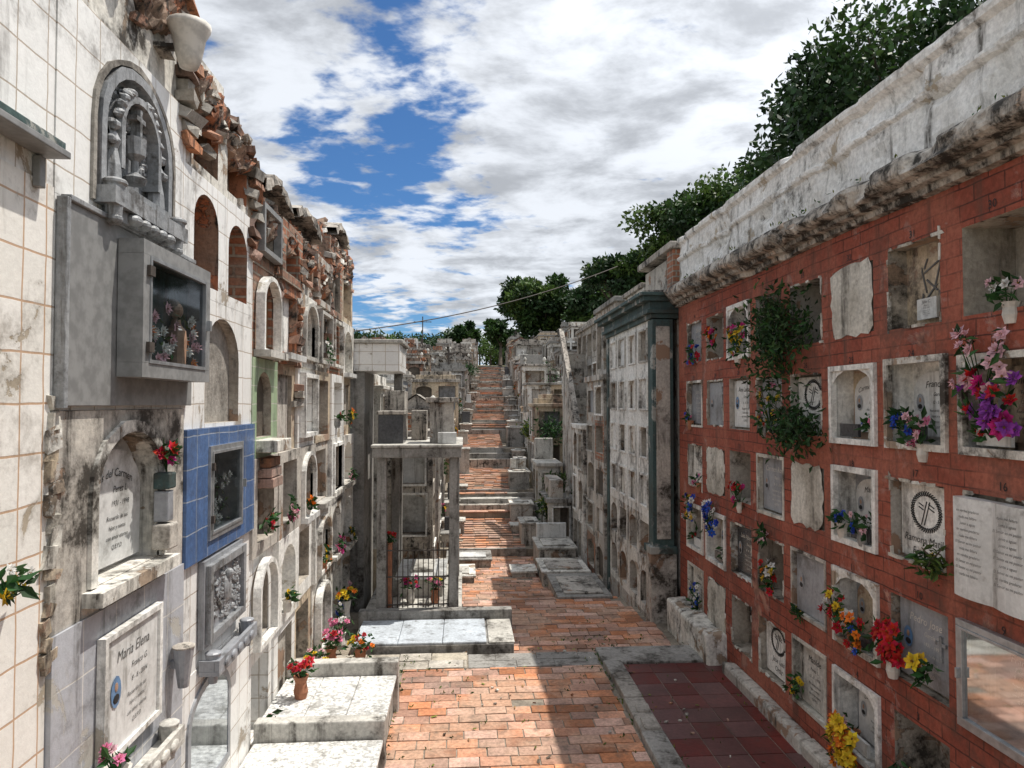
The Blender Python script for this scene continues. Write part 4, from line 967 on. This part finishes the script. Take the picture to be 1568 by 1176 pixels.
# ================================================================== TREES
def tree(name, base, cc, rad, ncl, nl, L, seed, mats=('leaf_tree', 'leaf_dark', 'leaf_bright'), trunk=.25):
    rg = np.random.RandomState(seed); mb = MB(); cc = Vector(cc); base = Vector(base)
    fork = base.lerp(cc, .62); mb.cyl(base, fork, trunk, trunk*.6, 9, 'bark')
    C = []
    for i in range(ncl):
        d = rg.normal(size=3); d /= np.linalg.norm(d); d[2] = d[2]*.9+.1
        q = rg.uniform(.35, 1.0)**.6
        C.append((np.array(cc)+d*q*np.array(rad)*.86, rg.uniform(.16, .34)*min(rad)))
    for i in range(0, ncl, max(1, ncl//14)):
        p = Vector(C[i][0]); mid = fork.lerp(p, .5)+Vector((0, 0, .15)); mb.cyl(fork, mid, trunk*.35, trunk*.2, 6, 'bark', False); mb.cyl(mid, p, trunk*.2, trunk*.06, 5, 'bark', False)
    per = nl//ncl; V = []; Fm = []
    for ci, (c, r) in enumerate(C):
        n = per; d = rg.normal(size=(n, 3)); d /= np.linalg.norm(d, axis=1)[:, None]
        p = c+d*r*(rg.uniform(.3, 1.15, size=(n, 1)))*np.array([1.2, 1.2, .85])
        u = rg.normal(size=(n, 3))+d*.7; u /= np.linalg.norm(u, axis=1)[:, None]
        w = np.cross(u, rg.normal(size=(n, 3))+np.array([0, 0, .8])); w /= np.linalg.norm(w, axis=1)[:, None]
        l = L*rg.uniform(.6, 1.3, size=(n, 1))
        V.append(np.stack([p, p+u*l*.5+w*l*.27, p+u*l, p+u*l*.5-w*l*.27], axis=1).reshape(-1, 3))
        Fm += [mb.mi(mats[ci % len(mats)])]*n
    V = np.concatenate(V); i0 = len(mb.v); mb.v += [tuple(x) for x in V.tolist()]
    mb.f += [(i0+4*i, i0+4*i+1, i0+4*i+2, i0+4*i+3) for i in range(len(Fm))]; mb.m += Fm
    return mb.obj(name)
tree('mango_tree', (8.8, 12.5, 0), (8.6, 12.2, 7.4), (3.5, 2.6, 2.9), 70, 56000, .15, 1, ('leaf_tree', 'leaf_dark', 'leaf_dark'))
tree('mango_tree', (11.5, 17, 0), (11.3, 17, 9.0), (3.6, 3, 3.5), 44, 22000, .2, 2, ('leaf_tree', 'leaf_dark', 'leaf_dark'))
tree('leafy_tree', (11.4, 35, 4), (11.4, 35, 11.0), (3.5, 3, 3.2), 48, 22000, .28, 3, ('leaf_tree', 'leaf_bright', 'leaf_dark'))
tree('leafy_tree', (8.6, 37, 4), (8.3, 37, 9.2), (2.4, 2, 2.2), 26, 10000, .28, 4, ('leaf_bright', 'leaf_tree', 'leaf_dark'))
tree('leafy_tree', (15.5, 36, 4), (15.0, 34, 12.0), (3.4, 3, 3.2), 36, 14000, .28, 5)
tree('broad_tree', (6.6, 60, 5.5), (6.9, 60, 11.0), (4.6, 3.5, 2.9), 60, 26000, .38, 6, ('leaf_tree', 'leaf_dark', 'leaf_bright'), .35)
tree('broad_tree', (10.6, 56, 5.5), (10.4, 56, 10.4), (3.2, 3, 2.7), 34, 12000, .38, 7, ('leaf_bright', 'leaf_tree', 'leaf_dark'), .3)
tree('broad_tree', (3.4, 66, 6.5), (3.6, 68, 9.6), (1.6, 2, 1.6), 14, 4000, .42, 8, ('leaf_dark', 'leaf_tree'), .2)
tree('broad_tree', (-.5, 72, 6.5), (-.3, 72, 9.9), (1.8, 2, 1.5), 14, 4000, .42, 9, ('leaf_dark', 'leaf_tree'), .2)
mb = MB(); rg = np.random.RandomState(11)
for k in range(90):
    x = rg.uniform(-24, 14); y = rg.uniform(85, 100); hh = rg.uniform(9.2, 10.6)+(.9 if rg.rand() < .25 else 0); rr = rg.uniform(1.0, 2.0)
    mb.cyl((x, y, 7), (x, y, hh), .15, .08, 5, 'bark', False)
    for j in range(200):
        d = rg.normal(size=3); d /= np.linalg.norm(d); leafq(mb, Vector((x, y, hh))+Vector(d.tolist())*rr*rg.uniform(.5, 1), .6, ('leaf_tree', 'leaf_dark', 'leaf_bright')[k % 3])
mb.obj('distant_tree_line')
mb = MB(); A = Vector((-1.8, 11, 4.1)); B = Vector((2.9, 13.2, 5.6)); pts = []
for k in range(15):
    t = k/14; p = A.lerp(B, t); p.z -= .28*4*t*(1-t)*.6; pts.append(p)
for a, b_ in zip(pts[:-1], pts[1:]): mb.cyl(a, b_, .009, .009, 5, 'iron', False)
mb.obj('overhead_cable')
mb = MB(); mb.cyl((-2.3, 40, 3.5), (-2.3, 40, 7.9), .04, .03, 6, 'iron'); mb.cyl((-2.8, 40, 7.6), (-1.8, 40, 7.6), .02, .02, 5, 'iron')
for k in range(5): mb.cyl((-2.75+k*.22, 39.8, 7.6), (-2.75+k*.22, 40.2, 7.6), .015, .015, 4, 'iron')
mb.obj('antenna_mast')
# ================================================================== LIGHT, SKY, CAMERA
S = Vector((1.0, .35, 2.45)).normalized()
sd = bpy.data.lights.new('sun', 'SUN'); sd.energy = 5.0; sd.angle = math.radians(.5); sd.color = (1, .95, .87)
so = bpy.data.objects.new('sun', sd); so.rotation_euler = S.to_track_quat('Z', 'Y').to_euler(); so.location = (20, 7, 55); scene.collection.objects.link(so)
w = bpy.data.worlds.new('World'); scene.world = w; w.use_nodes = True; nt = w.node_tree; nt.nodes.clear()
out = nt.nodes.new('ShaderNodeOutputWorld'); bg = nt.nodes.new('ShaderNodeBackground'); nt.links.new(bg.outputs[0], out.inputs[0])
sky = nt.nodes.new('ShaderNodeTexSky'); sky.sky_type = 'NISHITA'; sky.sun_disc = False
sky.sun_elevation = math.asin(S.z); sky.sun_rotation = math.atan2(S.x, S.y); sky.dust_density = .4; sky.ozone_density = 2.5; sky.air_density = 1.0
g = nd(nt, 'ShaderNodeTexCoord').outputs['Generated']
sp = nd(nt, 'ShaderNodeSeparateXYZ', {0: g})
zz = mth(nt, 'ADD', mth(nt, 'MAXIMUM', sp.outputs[2], 0.0), .16)
px = mth(nt, 'DIVIDE', sp.outputs[0], zz); py = mth(nt, 'DIVIDE', sp.outputs[1], zz)
pv0 = nd(nt, 'ShaderNodeCombineXYZ', {0: px, 1: py, 2: 0.0}).outputs[0]
pv = nd(nt, 'ShaderNodeMapping', {'Vector': pv0, 'Rotation': (0, 0, .35), 'Scale': (1.0, 1.25, 1), 'Location': (3.1, 1.2, 0)}).outputs[0]
n1 = noise(nt, pv, 1.3, 2, .5, .3); n2 = noise(nt, pv, 4.6, 7, .56, .15); n4 = noise(nt, pv, 13.0, 4, .55, .2)
def blob(d, r0, r1):
    dv = Vector(d).normalized(); dt = nd(nt, 'ShaderNodeVectorMath', {0: g, 1: tuple(dv)}, operation='DOT_PRODUCT').outputs['Value']
    return mr(nt, dt, math.cos(r1), math.cos(r0))
cov = mth(nt, 'ADD', mth(nt, 'MULTIPLY', n1, .18), mth(nt, 'ADD', mth(nt, 'MULTIPLY', n2, .55), mth(nt, 'MULTIPLY', n4, .27)))
cov = mth(nt, 'ADD', cov, .062)
for d, r0, r1, k_ in (((-.15, 1, .35), .02, .12, -.12), ((-.03, 1, .33), .02, .12, -.12), ((.02, 1, .45), .02, .09, -.07), ((-.07, 1, .56), .02, .11, -.07), ((-.20, 1, .12), .02, .10, -.07), ((-.07, 1, .10), .02, .08, -.06), ((.5, 1, .5), .2, .6, .08), ((.03, 1, .385), .01, .06, .08), ((-.28, 1, .50), .02, .16, .06), ((-.12, 1, .44), .01, .07, .05)):
    cov = mth(nt, 'ADD', cov, mth(nt, 'MULTIPLY', blob(d, r0, r1), k_))
fac = mr(nt, cov, .435, .56)
n3 = noise(nt, pv, 3.2, 6, .60, .2)
sun_fill = blob(tuple(S), .1, 1.15)  # clouds boosted around the sun, mostly out of view, as added fill light
cb = mth(nt, 'MULTIPLY', mr(nt, n3, .34, .62, .52, .98), mth(nt, 'ADD', mth(nt, 'MULTIPLY', sun_fill, .8), 1.0))
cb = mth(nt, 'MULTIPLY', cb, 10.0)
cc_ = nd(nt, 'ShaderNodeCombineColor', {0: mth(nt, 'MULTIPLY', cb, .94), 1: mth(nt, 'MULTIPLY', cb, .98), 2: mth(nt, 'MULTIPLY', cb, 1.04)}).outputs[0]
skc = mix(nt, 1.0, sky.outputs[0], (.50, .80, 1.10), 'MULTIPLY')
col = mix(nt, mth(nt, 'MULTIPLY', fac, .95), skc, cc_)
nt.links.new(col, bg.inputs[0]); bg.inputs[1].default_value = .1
cd = bpy.data.cameras.new('camera'); cam = bpy.data.objects.new('camera', cd); scene.collection.objects.link(cam)
cam.location = (0, 0, 3.0); cam.rotation_euler = (math.radians(91.6), 0, math.radians(-3.9)); cd.lens = 24.96; cd.sensor_width = 36; cd.clip_end = 2000; cd.clip_start = .05
scene.camera = cam
scene.view_settings.view_transform = 'Standard'; scene.view_settings.look = 'None'; scene.view_settings.exposure = 0
